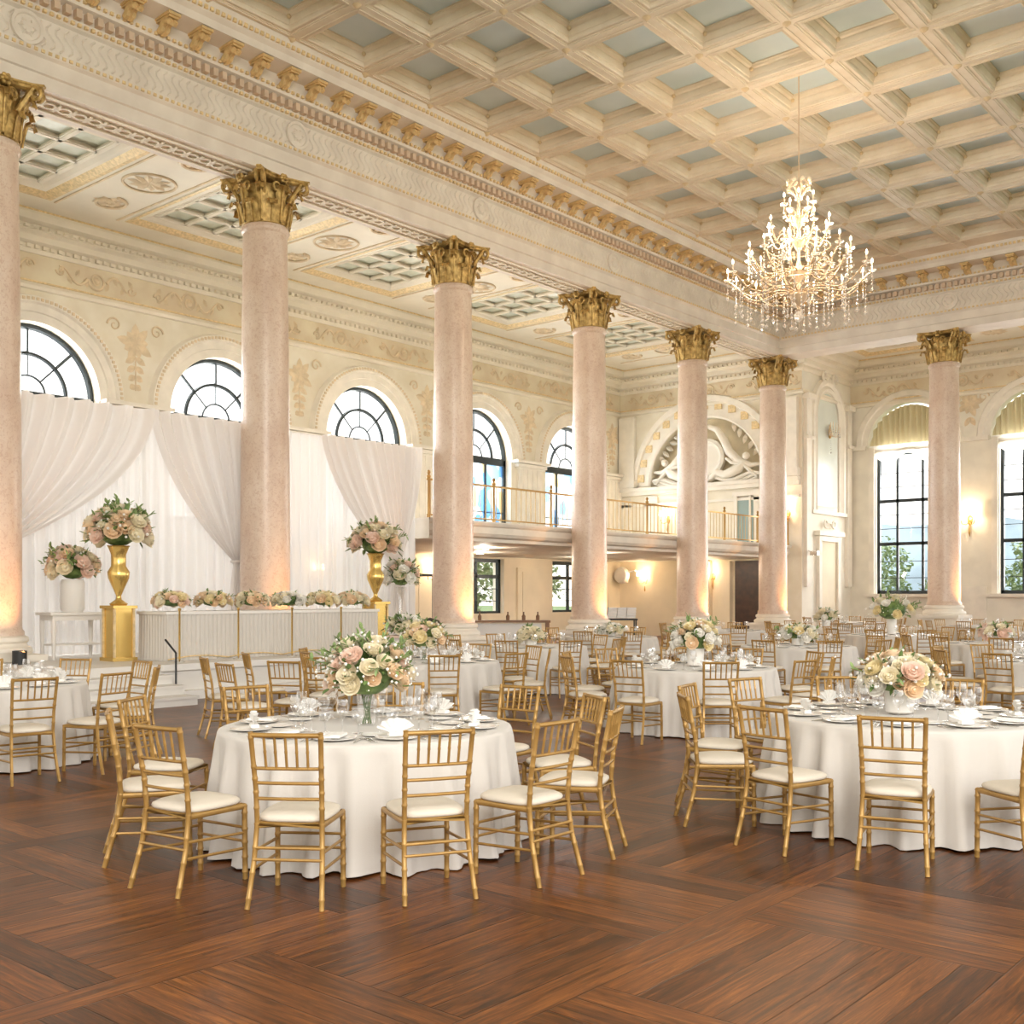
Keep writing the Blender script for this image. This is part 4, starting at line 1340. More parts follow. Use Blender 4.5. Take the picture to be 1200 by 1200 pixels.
def glass_vase(t, ztop):
    mb = MB(); mb.lathe([(.05, 0), (.055, .01), (.062, .06), (.07, max(.1, ztop))], 20, cap=False); mb.build('vase', M['glass'], t, 60)
    mb = MB()
    for i in range(10):
        a = i*.63; mb.tube([(.03*cos(a+2), .03*sin(a+2), .01), (.045*cos(a), .045*sin(a), ztop+.03)], .004, 4)
    mb.build('stems', M['stem'], t)
def low_vase(t, ztop):
    mb = MB(); mb.lathe([(.0, 0), (.05, 0), (.10, .02), (.11, max(.07, ztop+.02)), (.10, max(.07, ztop+.02)), (.09, .03)], 20, cap=False); mb.build('vase', M['white'], t, 60)

# ---------------------------------------------------------------- round tables
TZ = .768
PLACED = []
ORD = ['first', 'second', 'third', 'fourth', 'fifth', 'sixth']
def seatname(k, n):
    if k == 0: return 'nearest'
    if k == n//2 and n % 2 == 0: return 'farthest'
    if k < n/2: return ORD[k-1] + ' right of nearest'
    return ORD[n-k-1] + ' left of nearest'
RIGHT = Vector((CS, SN, 0)); NEAR = Vector((SN, -CS, 0))
def table(cx, cy, phrase, angs, clod, wares, seed, jitter=0.0, skip=()):
    """angs: degrees from the side nearest the camera, positive to the right"""
    rnd = random.Random(seed)
    cl = link('tablecloth', (CL if clod < 2 else CLF)[seed % (3 if clod < 2 else 2)], None, (cx, cy, 0), rnd.uniform(0, 6))
    tag(cl, 'white floor-length cloth over the %s' % phrase, 'tablecloth', 'round white tablecloths')
    n = len(angs)
    base = min(range(n), key=lambda i: abs(angs[i]))
    for i, A in enumerate(angs):
        k = (i - base) % n
        a = radians(A)
        d = NEAR*cos(a) + RIGHT*sin(a)
        rr = 1.40 + rnd.uniform(-.02, .06)
        face = atan2(-d.y, -d.x) - pi/2 + rnd.uniform(-1, 1)*jitter
        sn = seatname(k, n)
        cpos = (cx + d.x*rr, cy + d.y*rr)
        clash = any(hypot(cpos[0]-q[0], cpos[1]-q[1]) < (.6 if clod < 2 else .78) for q in PLACED)
        if i not in skip and not clash:
            PLACED.append(cpos)
            put_chair(clod, cx + d.x*rr, cy + d.y*rr, face, 'gold chair, %s, %s' % (sn, phrase), 'chairs at the ' + phrase)
        # place setting: d outward, s sideways
        s = Vector((-d.y, d.x, 0))
        rz = atan2(-d.y, -d.x) - pi/2
        def p(r, q): 
            v = Vector((cx, cy, TZ)) + d*r + s*q
            return v
        def w(name, data, r, q, word, cat, grp, rot=0):
            o = link(name, data, None, p(r, q), rz+rot)
            tag(o, '%s, seat %s, %s' % (word, sn, phrase), cat, grp + ', ' + phrase)
        lv = 0 if wares == 2 else 1
        w('dinner_plate', PL[lv], .78, 0, 'white plate', 'plate', 'dinner plates')
        if wares == 2:
            w('folded_napkin', NK if i % 2 else NK2, .76, .0, 'white napkin on plate', 'napkin', 'napkins')
            COL.objects[-1].location.z += .019
            w('side_plate', SP_, .55, .19, 'small side plate', 'plate', 'side plates')
            w('fork', FK, .80, .152, 'silver fork', 'cutlery', 'forks')
            w('knife', KN, .80, -.152, 'silver knife', 'cutlery', 'knives')
            w('spoon', SPN, .80, -.18, 'silver spoon', 'cutlery', 'spoons')
            w('wine_glass', WG[0], .48, -.035, 'tall stemmed wine glass', 'glass', 'wine glasses')
            w('water_glass', TG[0], .45, .06, 'stemmed water glass', 'glass', 'water glasses')
        elif wares == 1:
            w('folded_napkin', NK, .77, .0, 'white napkin on plate', 'napkin', 'napkins')
            COL.objects[-1].location.z += .019
            w('wine_glass', WG[1], .56, -.12, 'tall stemmed wine glass', 'glass', 'wine glasses')
            w('water_glass', TG[1], .60, -.24, 'stemmed water glass', 'glass', 'water glasses')
        else:
            w('wine_glass', WG[1], .55, -.15, 'stemmed wine glass', 'glass', 'wine glasses')
full10 = lambda o: [o + 36*i for i in range(10)]
x, y = at(430, 7.45)
T1 = (x, y)
PH1 = 'front left table with tall bouquet'
table(x, y, PH1, [-7, 21, 48, 76, 106, 141, 178, -138, -100, -67, -36], 0, 2, 1, .06)
x, y = at(1062, 8.1)
T2 = (x, y)
PH2 = 'front right table with low bouquet'
table(x, y, PH2, [-22, 10, 42, 76, 110, 145, 180, -150, -118, -86, -52], 0, 2, 2, .06)
x, y = at(815, 13.6)
T3 = (x, y)
PH3 = 'middle table before the fifth column'
table(x, y, PH3, full10(0), 1, 1, 3, .06)
x, y = at(500, 14.9)
T4 = (x, y)
PH4 = 'table behind the front left one'
table(x, y, PH4, full10(12), 1, 1, 4, .08)
x, y = at(-22, 10.9)
PH5 = 'table cut by the left edge'
table(x, y, PH5, [8, 40, 68, 99, 135, 170, -155, -120, -85, -30], 1, 1, 5, .05)
x, y = at(1252, 14.6)
table(x, y, 'middle distance table at right edge', full10(-20), 1, 1, 6, .08)
x, y = at(716, 23.6)
table(x, y, 'far table before the fourth column', full10(10), 1, 0, 7, .1)
x, y = at(935, 19.2)
table(x, y, 'table before the sixth column', full10(3), 1, 0, 8, .1)
x, y = at(622, 19.2)
table(x, y, 'table between third and fourth columns', full10(-14), 1, 0, 9, .1)
x, y = at(1045, 24.6)
table(x, y, 'far table left of the lone column', full10(5), 2, 0, 10, .1)
x, y = at(1168, 20.2)
table(x, y, 'table beneath the wall sconce', full10(15), 1, 0, 11, .1)
far = [(968, 30.2, 'far table below narrow arched niche'), (1150, 32.0, 'far table right of lone column'), (850, 28.0, 'far table between fifth and sixth columns'),
       (1000, 36.6, 'farthest table under niche wall'), (1250, 25.6, 'far table at the right edge')]
for k, (px, z, ph) in enumerate(far):
    x, y = at(px, z)
    table(x, y, ph, [o - 180 + 20 + 40*0 for o in range(0, 360, 40)], 2, 0, 12+k, .15)

# loose row of chairs in front of the stage
for k, (px, z, rz) in enumerate(((266, 12.9, -62), (290, 11.8, -48), (313, 13.9, -65), (345, 12.3, -14), (383, 13.1, -6))):
    x, y = at(px, z)
    # facing away and to the right
    put_chair(1, x, y, TH + radians(rz), 'gold chair, %s from left in the group before the stage' % ORD[k], 'chairs in front of the stage')

# ---------------------------------------------------------------- centrepieces
mixw = ['blush', 'blush', 'peach', 'creamf', 'whitef']
x, y = T1
bouquet('bouquet', 'tall bouquet of blush roses in a clear glass vase, front left table', 'flowers', (x, y, TZ), .29, .24, .35, ['blush', 'blush', 'peach', 'creamf', 'creamf'], 36, .055, glass_vase, 3, filler=200, leaves=300, spikes=20)
x, y = T2
bouquet('bouquet', 'wide low bouquet of peach and cream roses, front right table', 'flowers', (x-.05, y, TZ), .29, .18, .26, ['blush', 'peach', 'creamf', 'creamf', 'whitef', 'yellowf', 'peach'], 42, .060, low_vase, 5, filler=120, leaves=150, spikes=9)
x, y = T3
bouquet('bouquet', 'round bouquet of peach and cream roses on the middle table', 'flowers', (x, y, TZ), .27, .24, .34, ['peach', 'creamf', 'yellowf', 'whitef'], 34, .062, low_vase, 6, lo=True, filler=80, leaves=90, spikes=8)
x, y = T4
bouquet('bouquet', 'blush and cream bouquet on the table behind the tall one', 'flowers', (x-.05, y, TZ), .30, .22, .30, ['blush', 'creamf', 'peach', 'yellowf'], 30, .070, glass_vase, 8, lo=True, filler=80, leaves=110, spikes=8)
for px, z, R, H, zc, cols_, lab, sd in (
        (716, 23.6, .28, .10, .14, ['creamf', 'whitef'], 'low cream flower centrepiece on the table before the fourth column', 21),
        (935, 19.2, .32, .14, .2, ['yellowf', 'creamf', 'whitef'], 'small yellow and cream centrepiece below the sixth column', 22),
        (1045, 24.6, .5, .34, .55, ['creamf', 'yellowf', 'whitef'], 'large cream flower centrepiece on the far table by the lone column', 23),
        (1168, 20.2, .26, .14, .2, ['creamf', 'blush'], 'low blush centrepiece on the table beneath the wall sconce', 24),
        (1252, 14.6, .26, .14, .2, ['creamf', 'peach'], 'low centrepiece on the table at the right edge', 25),
        (622, 19.2, .2, .12, .18, ['creamf'], 'low cream centrepiece between the third and fourth columns', 26),
        (968, 30.2, .3, .2, .3, ['creamf', 'whitef'], 'small pale centrepiece on the far table below the niche', 27),
        (945, 27.5, .0, .0, .0, [], '', 0)):
    if not cols_: continue
    x, y = at(px, z)
    bouquet('bouquet', lab, 'flowers', (x, y, TZ), R, H, zc, cols_, 14, .085, low_vase, sd, lo=True, filler=40, leaves=50, spikes=5)
# ---------------------------------------------------------------- head table and stage flowers
HX0, HX1, HY0, HY1 = -16.9, -16.05, 10.05, 14.75
t = thing('head_table', 'long head table with gathered white skirt on the stage', 'table', ((HX0+HX1)/2, (HY0+HY1)/2, SZ))
w, l = HX1-HX0, HY1-HY0
mb = MB(); mb.box((0, 0, .80), (w+.06, l+.06, .05)); mb.build('tabletop', M['white'], t)
mb = MB()
def sk(u, v):
    # gathered skirt round front and both ends
    P = 2*w + l; s = u*P
    amp = .018*(.4+.6*(1-v))
    wob = amp*sin(s*2*pi/.085)
    if s < w: return (-w/2 + s, -l/2 - wob, v*.775 + .006)
    if s < w+l: return (w/2 + wob, -l/2 + s - w, v*.775 + .006)
    return (w/2 - (s-w-l), l/2 + wob, v*.775 + .006)
mb.grid(sk, 720, 5); mb.build('skirt', M['cloth'], t, 180)
mb = MB()
for k in range(4):      # gilt swag edging along the foot of the skirt
    y0 = -l/2 + l/4*k
    mb.tube([(w/2+.035, y0 + l/4*q/8, .03 + .05*sin(pi*q/8)) for q in range(9)], .012, 5)
mb.build('gold_hem', M['gilttrim'], t)
for k in range(5):
    y = HY0 + .05 + (HY1-HY0-.1)*k/4
    s = thing('stanchion', 'slim gold post before the head table, %s from its left end' % ORD[k], 'post', (HX1+.30, y, SZ), 0, 'gold posts before the head table')
    mb = MB(); mb.lathe([(.09, 0), (.09, .012), (.03, .03), (.012, .05)], 14); mb.build('base', M['silver'], s, 50)
    mb = MB(); mb.lathe([(.016, .03), (.016, .84), (.026, .85), (.026, .88), (0, .89)], 10); mb.build('pole', M['goldsheet'], s, 50)
cs_ = [('leftmost', 10.4), ('second', 11.22), ('third', 12.04), ('fourth', 12.86), ('fifth', 13.68), ('rightmost', 14.46)]
for k, (nm, y) in enumerate(cs_):
    bouquet('flower_garland', '%s low garland of cream and peach blooms on the head table' % nm, 'flowers', (HX0+.45, y, SZ+.828), .285, .15, .17,
            [['peach', 'blush', 'yellowf', 'creamf'], ['peach', 'creamf', 'yellowf'], ['creamf', 'creamf', 'peach'], ['creamf', 'whitef'], ['peach', 'yellowf', 'creamf'], ['peach', 'creamf']][k], 28, .07, None, 40+k, lo=True,
            group='garlands on the head table', filler=30, leaves=60, rzs=(.8, 1.65) if False else (1.1, 1.1), spikes=2)
    g = bpy.context.scene.collection.objects
# left side: white console with white vase; gold plinth with tall gold vase
x, y = at(85, 18.9)
t = thing('console_table', 'small white console table on the stage left of the gold plinth', 'table', (x, y, SZ), TH*0)
mb = MB(); mb.box((0, 0, .78), (.55, 1.05, .05)); mb.box((0, 0, .71), (.46, .94, .09)); mb.build('tabletop', M['white'], t)
for sx in (-1, 1):
    for sy in (-1, 1):
        mb = MB(); mb.lathe([(.025, 0), (.03, .1), (.04, .5), (.045, .68)], 8, (sx*.2, sy*.44, 0)); mb.build('leg', M['white'], t, 50)
mb = MB(); mb.box((-.05, 0, .25), (.4, .86, .03)); mb.build('shelf', M['white'], t)
mb = MB(); mb.lathe([(0, 0), (.16, 0), (.18, .05), (.19, .40), (.17, .44), (.15, .40), (.14, .1)], 24)
def vz(h, r, m, prof=None):
    def f(t, ztop):
        mb = MB(); mb.lathe(prof or [(0, 0), (r*.8, 0), (r, .05), (r, h-.05), (r*.9, h), (r*.8, h-.06)], 24, cap=False); mb.build('vase', m, t, 50)
    return f
bouquet('stage_bouquet', 'blush bouquet in a white vase on the white console, far left', 'flowers', (x, y, SZ+.806), .40, .34, .78, ['blush', 'peach', 'creamf', 'blush'], 26, .10, vz(.56, .20, M['white']), 51, lo=True, leaves=170, filler=40, spikes=12)
def plinth(px, z, h, label, w=.36):
    x, y = at(px, z)
    t = thing('gold_plinth', label, 'plinth', (x, y, SZ), 0, 'gold plinths on the stage')
    mb = MB(); mb.box((0, 0, h*.5), (w*.92, w*.92, h-.06)); mb.build('body', M['goldsheet'], t)
    mb = MB(); mb.box((0, 0, h-.02), (w+.08, w+.08, .05)); mb.build('cap', M['goldsheet'], t)
    mb = MB(); mb.box((0, 0, .03), (w+.08, w+.08, .06)); mb.build('foot', M['goldsheet'], t)
    mb = MB()
    for i in range(4):
        a = pi/4+i*pi/2; q = w*.69
        mb.box((q*cos(a), q*sin(a), h*.5), (.035, .035, h-.05))
    mb.build('corner_strip', M['gilttrim'], t)
    return x, y, SZ + h
tallv = [(0, 0), (.13, 0), (.15, .03), (.05, .10), (.04, .16), (.10, .30), (.17, .46), (.18, .56), (.12, .66), (.12, .85), (.17, .98), (.19, 1.0), (.16, .97), (.10, .8)]
x, y, z = plinth(139, 18.3, .92, 'gold plinth left of the head table')
bouquet('stage_bouquet', 'large blush bouquet in a tall gold vase on the left plinth', 'flowers', (x, y, z+.005), .50, .40, 1.24, ['blush', 'peach', 'creamf', 'creamf'], 34, .115, vz(0, 0, M['goldsheet'], tallv), 52, lo=True, leaves=150, filler=60, spikes=14)
x, y, z = plinth(440, 22.7, .96, 'gold plinth at the right end of the head table')
bouquet('stage_bouquet', 'cream bouquet in a tall gold vase right of the head table', 'flowers', (x, y, z+.005), .50, .38, 1.22, ['peach', 'creamf', 'creamf', 'blush'], 32, .115, vz(0, 0, M['goldsheet'], tallv), 53, lo=True, leaves=130, filler=50, spikes=12)
x, y = at(470, 23.6)
t = thing('flower_stand', 'tall slender glass stand beside the right plinth', 'stand', (x, y, SZ))
mb = MB(); mb.lathe([(.16, 0), (.16, .02), (.03, .05), (.025, .5), (.04, 1.0), (.12, 1.28)], 18, cap=False); mb.build('column', M['glass'], t, 50)
mb = MB(); mb.lathe([(.17, 0), (.17, .025), (0, .03)], 18); mb.build('foot', M['goldsheet'], t, 50)
bouquet('stage_bouquet', 'loose white and green bouquet on the slender stand, rightmost on stage', 'flowers', (x, y, SZ+1.285), .36, .32, .22, ['whitef', 'creamf', 'blush'], 20, .10, None, 54, lo=True, leaves=150, filler=60, spikes=12)
x, y = at(475, 19.6)
t = thing('planter_box', 'square pale planter box beyond the head table', 'planter', (x, y, 0))
mb = MB(); mb.box((0, 0, .45), (.62, .62, .9)); mb.build('box', M['white'], t)
mb = MB(); mb.box((0, 0, .92), (.68, .68, .04)); mb.build('rim', M['blush'], t)
bouquet('planter_flowers', 'low leafy flowers growing over the planter box', 'flowers', (x, y, .942), .36, .17, .16, ['blush', 'creamf', 'whitef'], 16, .09, None, 55, lo=True, leaves=170, filler=30, spikes=5)

# ---------------------------------------------------------------- drapes
XD, DT = -19.0, 5.22
def backdrop(y0, y1, label, seed):
    rnd = random.Random(seed)
    ph = rnd.uniform(0, 6)
    mb = MB()
    def fn(u, v):
        y = y0 + (y1-y0)*u
        z = SZ + .01 + (DT-SZ-.01)*v
        w = (.075+.03*sin(y*1.7+ph))*sin(y*2*pi/.23 + ph + 1.3*sin(y*2.3)) + .02*sin(y*2*pi/.083)
        return (XD - .10 + w*(1-.3*v), y + .01*sin(v*4+y), z)
    mb.grid(fn, int((y1-y0)*52), 4)
    o = mb.build('sheer_backdrop', M['drape'], None, 180)
    tag(o, label, 'drape', 'sheer backdrop panels')
backdrop(3.0, 8.0, 'pleated sheer panel left of the leftmost column', 1)
backdrop(8.02, 13.5, 'pleated white sheer backdrop left of the second column', 2)
backdrop(13.52, 18.72, 'pleated white sheer backdrop right of the second column', 3)
def swag(y0, y1, yt, zt, label, seed, ytw=.16):
    mb = MB()
    rnd = random.Random(seed); ph = rnd.uniform(0, 6)
    left = yt < y0 + .6*(y1-y0)
    N = 11
    def fn(u, v):
        v2 = v
        ytop = y0 + (y1-y0)*u
        yb = yt + ytw*(u-.5)
        far = abs(ytop-yt)/max(abs(y1-yt), abs(y0-yt))
        k = v2**(1.0 + .75*far)
        y = ytop + (yb-ytop)*k
        z = DT - (DT-zt)*(v2) - .10*sin(pi*v2)*far
        amp = .13*(1-.7*k)
        x = XD + .14 + amp*(sin(u*2*pi*N + ph + 1.6*sin(u*9)) + .35*sin(u*2*pi*N*2.3)) + .10*sin(pi*v2)
        return (x, y, z)
    mb.grid(fn, 190, 26)
    # tail below the tie
    def tail(u, v):
        w = ytw*(.5+1.6*v)
        return (XD + .14 + .05*(1+v)*sin(u*2*pi*6+ph), yt + w*(u-.5)*2, zt - (zt-SZ-.02)*v)
    mb.grid(tail, 60, 10)
    o = mb.build('swag_drape', M['drapetop'], None, 180)
    tag(o, label, 'drape', 'gathered swag drapes')
    mb = MB(); mb.tube([(XD+.14 + .12*cos(a), yt + (ytw*.6+.03)*sin(a), zt) for a in [2*pi*i/14 for i in range(14)]], .03, 5, closed=True)
    tag(mb.build('drape_tieback', M['drapetop'], None, 60), 'tie gathering the ' + label, 'tieback', 'drape tiebacks')
swag(6.7, 11.45, 8.35, 2.4, 'white swag drape swept down to the leftmost column', 1)
swag(11.5, 14.6, 13.45, 2.35, 'white swag drape swept behind the second column', 2)
swag(15.7, 18.65, 17.95, 2.4, 'white swag drape gathered at the right end of the backdrop', 3)
t = thing('drape_pipe', 'slim horizontal pipe carrying the white drapes', 'pipe', (XD-.1, 0, 0))
mb = MB(); mb.tube([(-.12, 3, DT+.02), (-.12, 18.75, DT+.02)], .02, 6); mb.build('pipe', M['white'], t)
for yy in (3.0, 11.5, 18.75):
    mb = MB(); mb.tube([(-.12, yy, 0.0), (-.12, yy, DT)], .022, 6); mb.build('upright', M['white'], t)

# ---------------------------------------------------------------- chandelier
chx, chy = at(936, 22.2)
ch = thing('chandelier', 'large crystal chandelier with tiers of lit candle arms', 'chandelier', (chx, chy, 7.2))
ZT = ZC + .30 - 7.2
mb = MB(); mb.tube([(0, 0, 2.9), (0, 0, ZT)], .012, 5); mb.lathe([(.10, ZT-.06), (.12, ZT), (0, ZT)], 12); mb.build('hanging_rod', M['chgold'], ch, 50)
mb = MB(); mb.lathe([(.0, .34), (.05, .36), (.14, .44), (.20, .55), (.10, .66), (.04, .75), (.06, .85), (.17, .95), (.20, 1.02), (.08, 1.12), (.035, 1.25), (.035, 1.45), (.10, 1.55), (.15, 1.64), (.05, 1.74), (.03, 1.9), (.09, 2.0), (.12, 2.1), (.04, 2.2), (.025, 2.45), (.07, 2.6), (.10, 2.68), (.03, 2.8), (0, 2.9)], 16, cap=False)
mb.build('stem', M['chgold'], ch, 60)
cryb = MB()
cryb.lathe([(0, -.5), (.38, -.2), (.5, .05), (.3, .35), (0, .5)], 6, cap=False)
drop = cryb.mesh('crystal_drop', M['crystal'])
def strand_mesh(n, s):
    mb = MB()
    for i in range(n):
        r = s*(.7 + .3*(i == n-1))
        mb.lathe([(0, -r), (r*.8, 0), (0, r)], 6, (0, 0, -i*s*2.2), cap=False)
    z = -n*s*2.2
    mb.tube([(0, 0, s), (0, 0, z)], s*.12, 4)
    mb.lathe([(0, -s*2.4), (s*1.1, -s*1.0), (s*.5, 0), (0, s*.3)], 6, (0, 0, z), cap=False)
    return mb.mesh('crystal_strand', M['crystal'])
S3, S5, S8 = strand_mesh(3, .026), strand_mesh(4, .032), strand_mesh(6, .038)
candle_mb = MB(); candle_mb.lathe([(.016, 0), (.016, .17), (0, .172)], 8); candle_me = candle_mb.mesh('candle', M['candle'], 50)
bulb_mb = MB(); bulb_mb.lathe([(0, 0), (.018, .015), (.026, .04), (.018, .075), (0, .11)], 8, cap=False); bulb_me = bulb_mb.mesh('flame_bulb', M['bulb'], 60)
bob_mb = MB(); bob_mb.lathe([(0, 0), (.03, .005), (.07, .02), (.085, .045), (.075, .04), (.03, .015)], 12, cap=False); bob_me = bob_mb.mesh('bobeche', M['crystal'], 60)
def arms(n, R, z0, z1, off, rise):
    me = None
    for i in range(n):
        a = 2*pi*(i+off)/n
        if me is None:
            mb = MB()
            pts = []
            for q in range(15):
                t = q/14
                r = .10 + (R-.10)*t
                z = z0 + (z1-z0)*t - rise*sin(pi*t*1.15)*(1-.3*t) + .12*sin(2*pi*t)
                pts.append((r, 0, z))
            pts[-1] = (R, 0, z1)
            mb.tube(pts, .017, 6)
            c = []
            for q in range(14):
                b = q*.5; rr = .12*(1-q/16)
                c.append((.10+(R-.1)*.42 + rr*cos(b), 0, (z0+z1)/2 + rise*.15 + rr*sin(b)))
            mb.tube(c, .011, 5)
            me = mb.mesh('arm', M['chgold'], 60)
        arm = link('arm', me, ch, (0, 0, 0), a)
        link('bobeche', bob_me, arm, (R, 0, z1)); link('candle', candle_me, arm, (R, 0, z1+.01)); link('flame_bulb', bulb_me, arm, (R, 0, z1+.18))
        link('crystal_strand', S3 if R < .8 else S5, arm, (R, 0, z1-.03))
arms(14, 1.42, .62, .92, 0, .20)
arms(12, 1.02, .98, 1.34, .5, .22)
arms(8, .62, 1.60, 1.86, .2, .18)
arms(5, .30, 2.1, 2.36, .1, .1)
for i in range(26):
    a = 2*pi*i/26; r = (.95, 1.15, 1.3)[i % 3]
    link('crystal_strand', S8, ch, (r*cos(a), r*sin(a), .66))
for i in range(12):
    a = 2*pi*i/12; r = .5 if i % 2 else .72
    link('crystal_strand', S8, ch, (r*cos(a), r*sin(a), .58))
for i in range(7):
    a = 2*pi*i/7; link('crystal_strand', S5, ch, (.22*cos(a), .22*sin(a), .45))
for i in range(8):
    a = 2*pi*i/8; link('crystal_strand', S5, ch, (.55*cos(a), .55*sin(a), 1.5))
mb = MB()
for R, z in ((1.15, .64), (.72, .60), (.62, 1.52)):
    mb.tube([(R*cos(q), R*sin(q), z) for q in [2*pi*i/40 for i in range(40)]], .010, 5, closed=True)
mb.build('crystal_ring', M['chgold'], ch, 60)
mb = MB()
for i in range(14):      # festoons of beads from the upper ring to the lower arms
    a = 2*pi*(i+.5)/14
    for j in range(14):
        t = j/13; r = .12 + 1.2*t; z = 2.0 - 1.15*t - .35*sin(pi*t)
        mb.ball((r*cos(a), r*sin(a), z), .018, 5, 3)
mb.build('bead_festoon', M['crystal'], ch)
mb = MB()
for i in range(8):       # crown of scrolls at the top
    a = 2*pi*i/8
    mb.tube([(cos(a)*(.05 + .2*sin(t*pi*.9)), sin(a)*(.05+.2*sin(t*pi*.9)), 2.55 + .32*t + .06*sin(t*7)) for t in [q/9 for q in range(10)]], .02, 5)
    mb.ball((.22*cos(a), .22*sin(a), 2.86), .055, 6, 4)
mb.build('crown', M['candle'], ch, 60)
o = link('crystal_drop', drop, ch, (0, 0, .12)); o.scale = (.22, .22, .24)
mb = MB(); mb.tube([(0, 0, .24), (0, 0, .36)], .012, 5); mb.ball((0, 0, .28), .04, 8, 6); mb.build('drop_link', M['chgold'], ch, 60)
for dz, R, n in ((1.25, 1.15, 4), (2.1, .45, 2)):
    for i in range(n):
        a = 2*pi*i/n + .4
        light('chandelier_glow', 'POINT', (chx + R*cos(a), chy + R*sin(a), 7.2+dz), 38, (1, .80, .58), .12)

# ---------------------------------------------------------------- sconces
def sconce(fr, u, z, label, e=9, s=1.0):
    p = Vector(fr(u, 0, z)); q = Vector(fr(u, 1, z)) - p
    t = thing('wall_sconce', label, 'lamp', tuple(p), atan2(q.y, q.x), 'candle wall sconces')
    mb = MB(); mb.lathe([(0, 0), (.07, 0), (.06, .02), (0, .03)], 14, mp=lambda x, y, z: (z + .01, x, y*1.8)); mb.build('backplate', M['brass'], t, 50)
    mb = MB(); mb.tube([(.03, 0, -.12), (.06, 0, -.32), (.03, 0, -.42)], [.02, .03, .005], 6)
    for y in (-1, 1):
        mb.tube([(.04, 0, -.05), (.12, y*.06, -.12), (.18, y*.14, -.10), (.19, y*.17, 0)], .011, 6)
    mb.build('arm', M['brass'], t, 60)
    for y in (-1, 1):
        o = link('candle', candle_me, t, (.19, y*.17, 0)); o.scale = (.9, .9, .8)
        mb = MB(); mb.lathe([(.045, .12), (.06, .14), (.045, .27), (.04, .28)], 12, (.19, y*.17, 0), cap=False); mb.build('lamp_shade', M['shade'], t, 60)
    for c in [c for c in t.children]: pass
    lp = p + q*.42
    light('sconce_glow', 'POINT', (lp.x, lp.y, p.z + .25), e*1.9, (1, .76, .50), .06)
    t.scale = (s, s, s)
sconce(fE, -13.55, 4.5, 'double candle sconce between the two right windows', 16, 1.5)
sconce(fR, -25.2, 2.3, 'sconce under the balcony between fourth and fifth columns', 9, 1.3)
sconce(fR, -24.1, 4.75, 'sconce above the balcony left of the fifth column', 9, 1.3)
sconce(fR, -18.8, 4.75, 'sconce above the balcony right of the sixth column', 9, 1.2)
sconce(fL, AY[3]+SP/2, 2.35, 'sconce under the balcony between the two low windows', 9, 1.3)
sconce(fL, AY[3]-2.2, 2.3, 'sconce under the balcony left of the third column', 9, 1.2)
sconce(fR, -22.0, 2.4, 'sconce under the balcony behind the fifth column', 9, 1.2)
for k, (x_, y_) in enumerate(((-24.6, 20.6), (-24.0, 26.6), (-24.0, 32.2), (-21.5, 24.0), (-21.2, 29.4), (-21.0, 35.0))):
    t = thing('ceiling_downlight', 'round downlight in the balcony underside, %s from the drapes' % ORD[k], 'light', (x_, y_, ZB0-.01), 0, 'balcony downlights')
    mb = MB(); mb.lathe([(.13, .0), (.13, -.03), (.10, -.035), (.095, -.01)], 16, cap=False); mb.build('bezel', M['white'], t, 50)
    mb = MB(); mb.lathe([(.095, -.012), (0, -.012)], 16, cap=False); mb.build('lamp_lens', M['shade'], t)
    light('downlight', 'POINT', (x_, y_, ZB0-.25), 42, (1, .86, .68), .1)
# crystal girandole on the niche
p = fN(YN, .06, 8.0)
t = thing('crystal_sconce', 'unlit crystal spray sconce on the tall arched niche', 'lamp', p)
mb = MB(); mb.lathe([(0, -.25), (.05, -.2), (.07, 0), (.04, .2), (0, .3)], 10, (.06, 0, 0), cap=False); mb.build('backplate', M['brass'], t, 60)
for i in range(6):
    a = pi*(i+.5)/6 - pi/2
    mb = MB(); mb.tube([(.06, 0, -.1), (.2, .3*sin(a), -.18), (.25, .5*sin(a), .02+.2*cos(a))], .014, 5); mb.build('arm', M['chgold'], t, 60)
    link('candle', candle_me, t, (.25, .5*sin(a), .02+.2*cos(a)))
    link('crystal_strand', S3, t, (.25, .5*sin(a), .0+.2*cos(a)))
link('crystal_strand', S8, t, (.1, 0, -.25))

# ---------------------------------------------------------------- odds and ends
x, y = at(591, 31.0)
t = thing('buffet_table', 'dark wood buffet with white front panels, near the low windows', 'table', (x, y, 0), TH)
mb = MB(); mb.box((0, 0, .92), (2.6, .7, .06)); mb.build('tabletop', M['brownwood'], t)
mb = MB(); mb.box((0, -.2, .5), (2.1, .04, .74)); mb.build('front_panel', M['white'], t)
for sx in (-1, 1):
    for sy in (-1, 1):
        mb = MB(); mb.box((sx*1.22, sy*.28, .445), (.1, .1, .89)); mb.build('leg', M['brownwood'], t)
for k, dx in enumerate((-.7, .1, .55, .95)):
    mb = MB(); mb.lathe([(0, 0), (.05, 0), (.055, .12), (.02, .17), (.02, .24), (0, .24)], 10)
    tag(mb.build('bottle', M['brownwood'], None, 50, (x+dx*CS, y+dx*SN, .95)), 'small dark bottle, %s from left on the dark wood buffet' % ORD[k], 'bottle', 'bottles on the buffet')
x, y = at(504, 27.5)
t = thing('tall_frame', 'tall dark framed panel between the drapes and third column', 'screen', (x-.3, y, 0), TH+.4)
mb = MB()
for s in (-1, 1): mb.box((s*.32, 0, 1.1), (.07, .06, 2.2))
mb.box((0, 0, 2.17), (.7, .06, .07)); mb.box((0, 0, .4), (.7, .05, .7)); mb.build('frame', M['blackm'], t)
x, y = at(504, 24.5)
t = thing('trash_bin', 'black rounded bin behind the stage end beside the third column', 'bin', (x, y, 0))
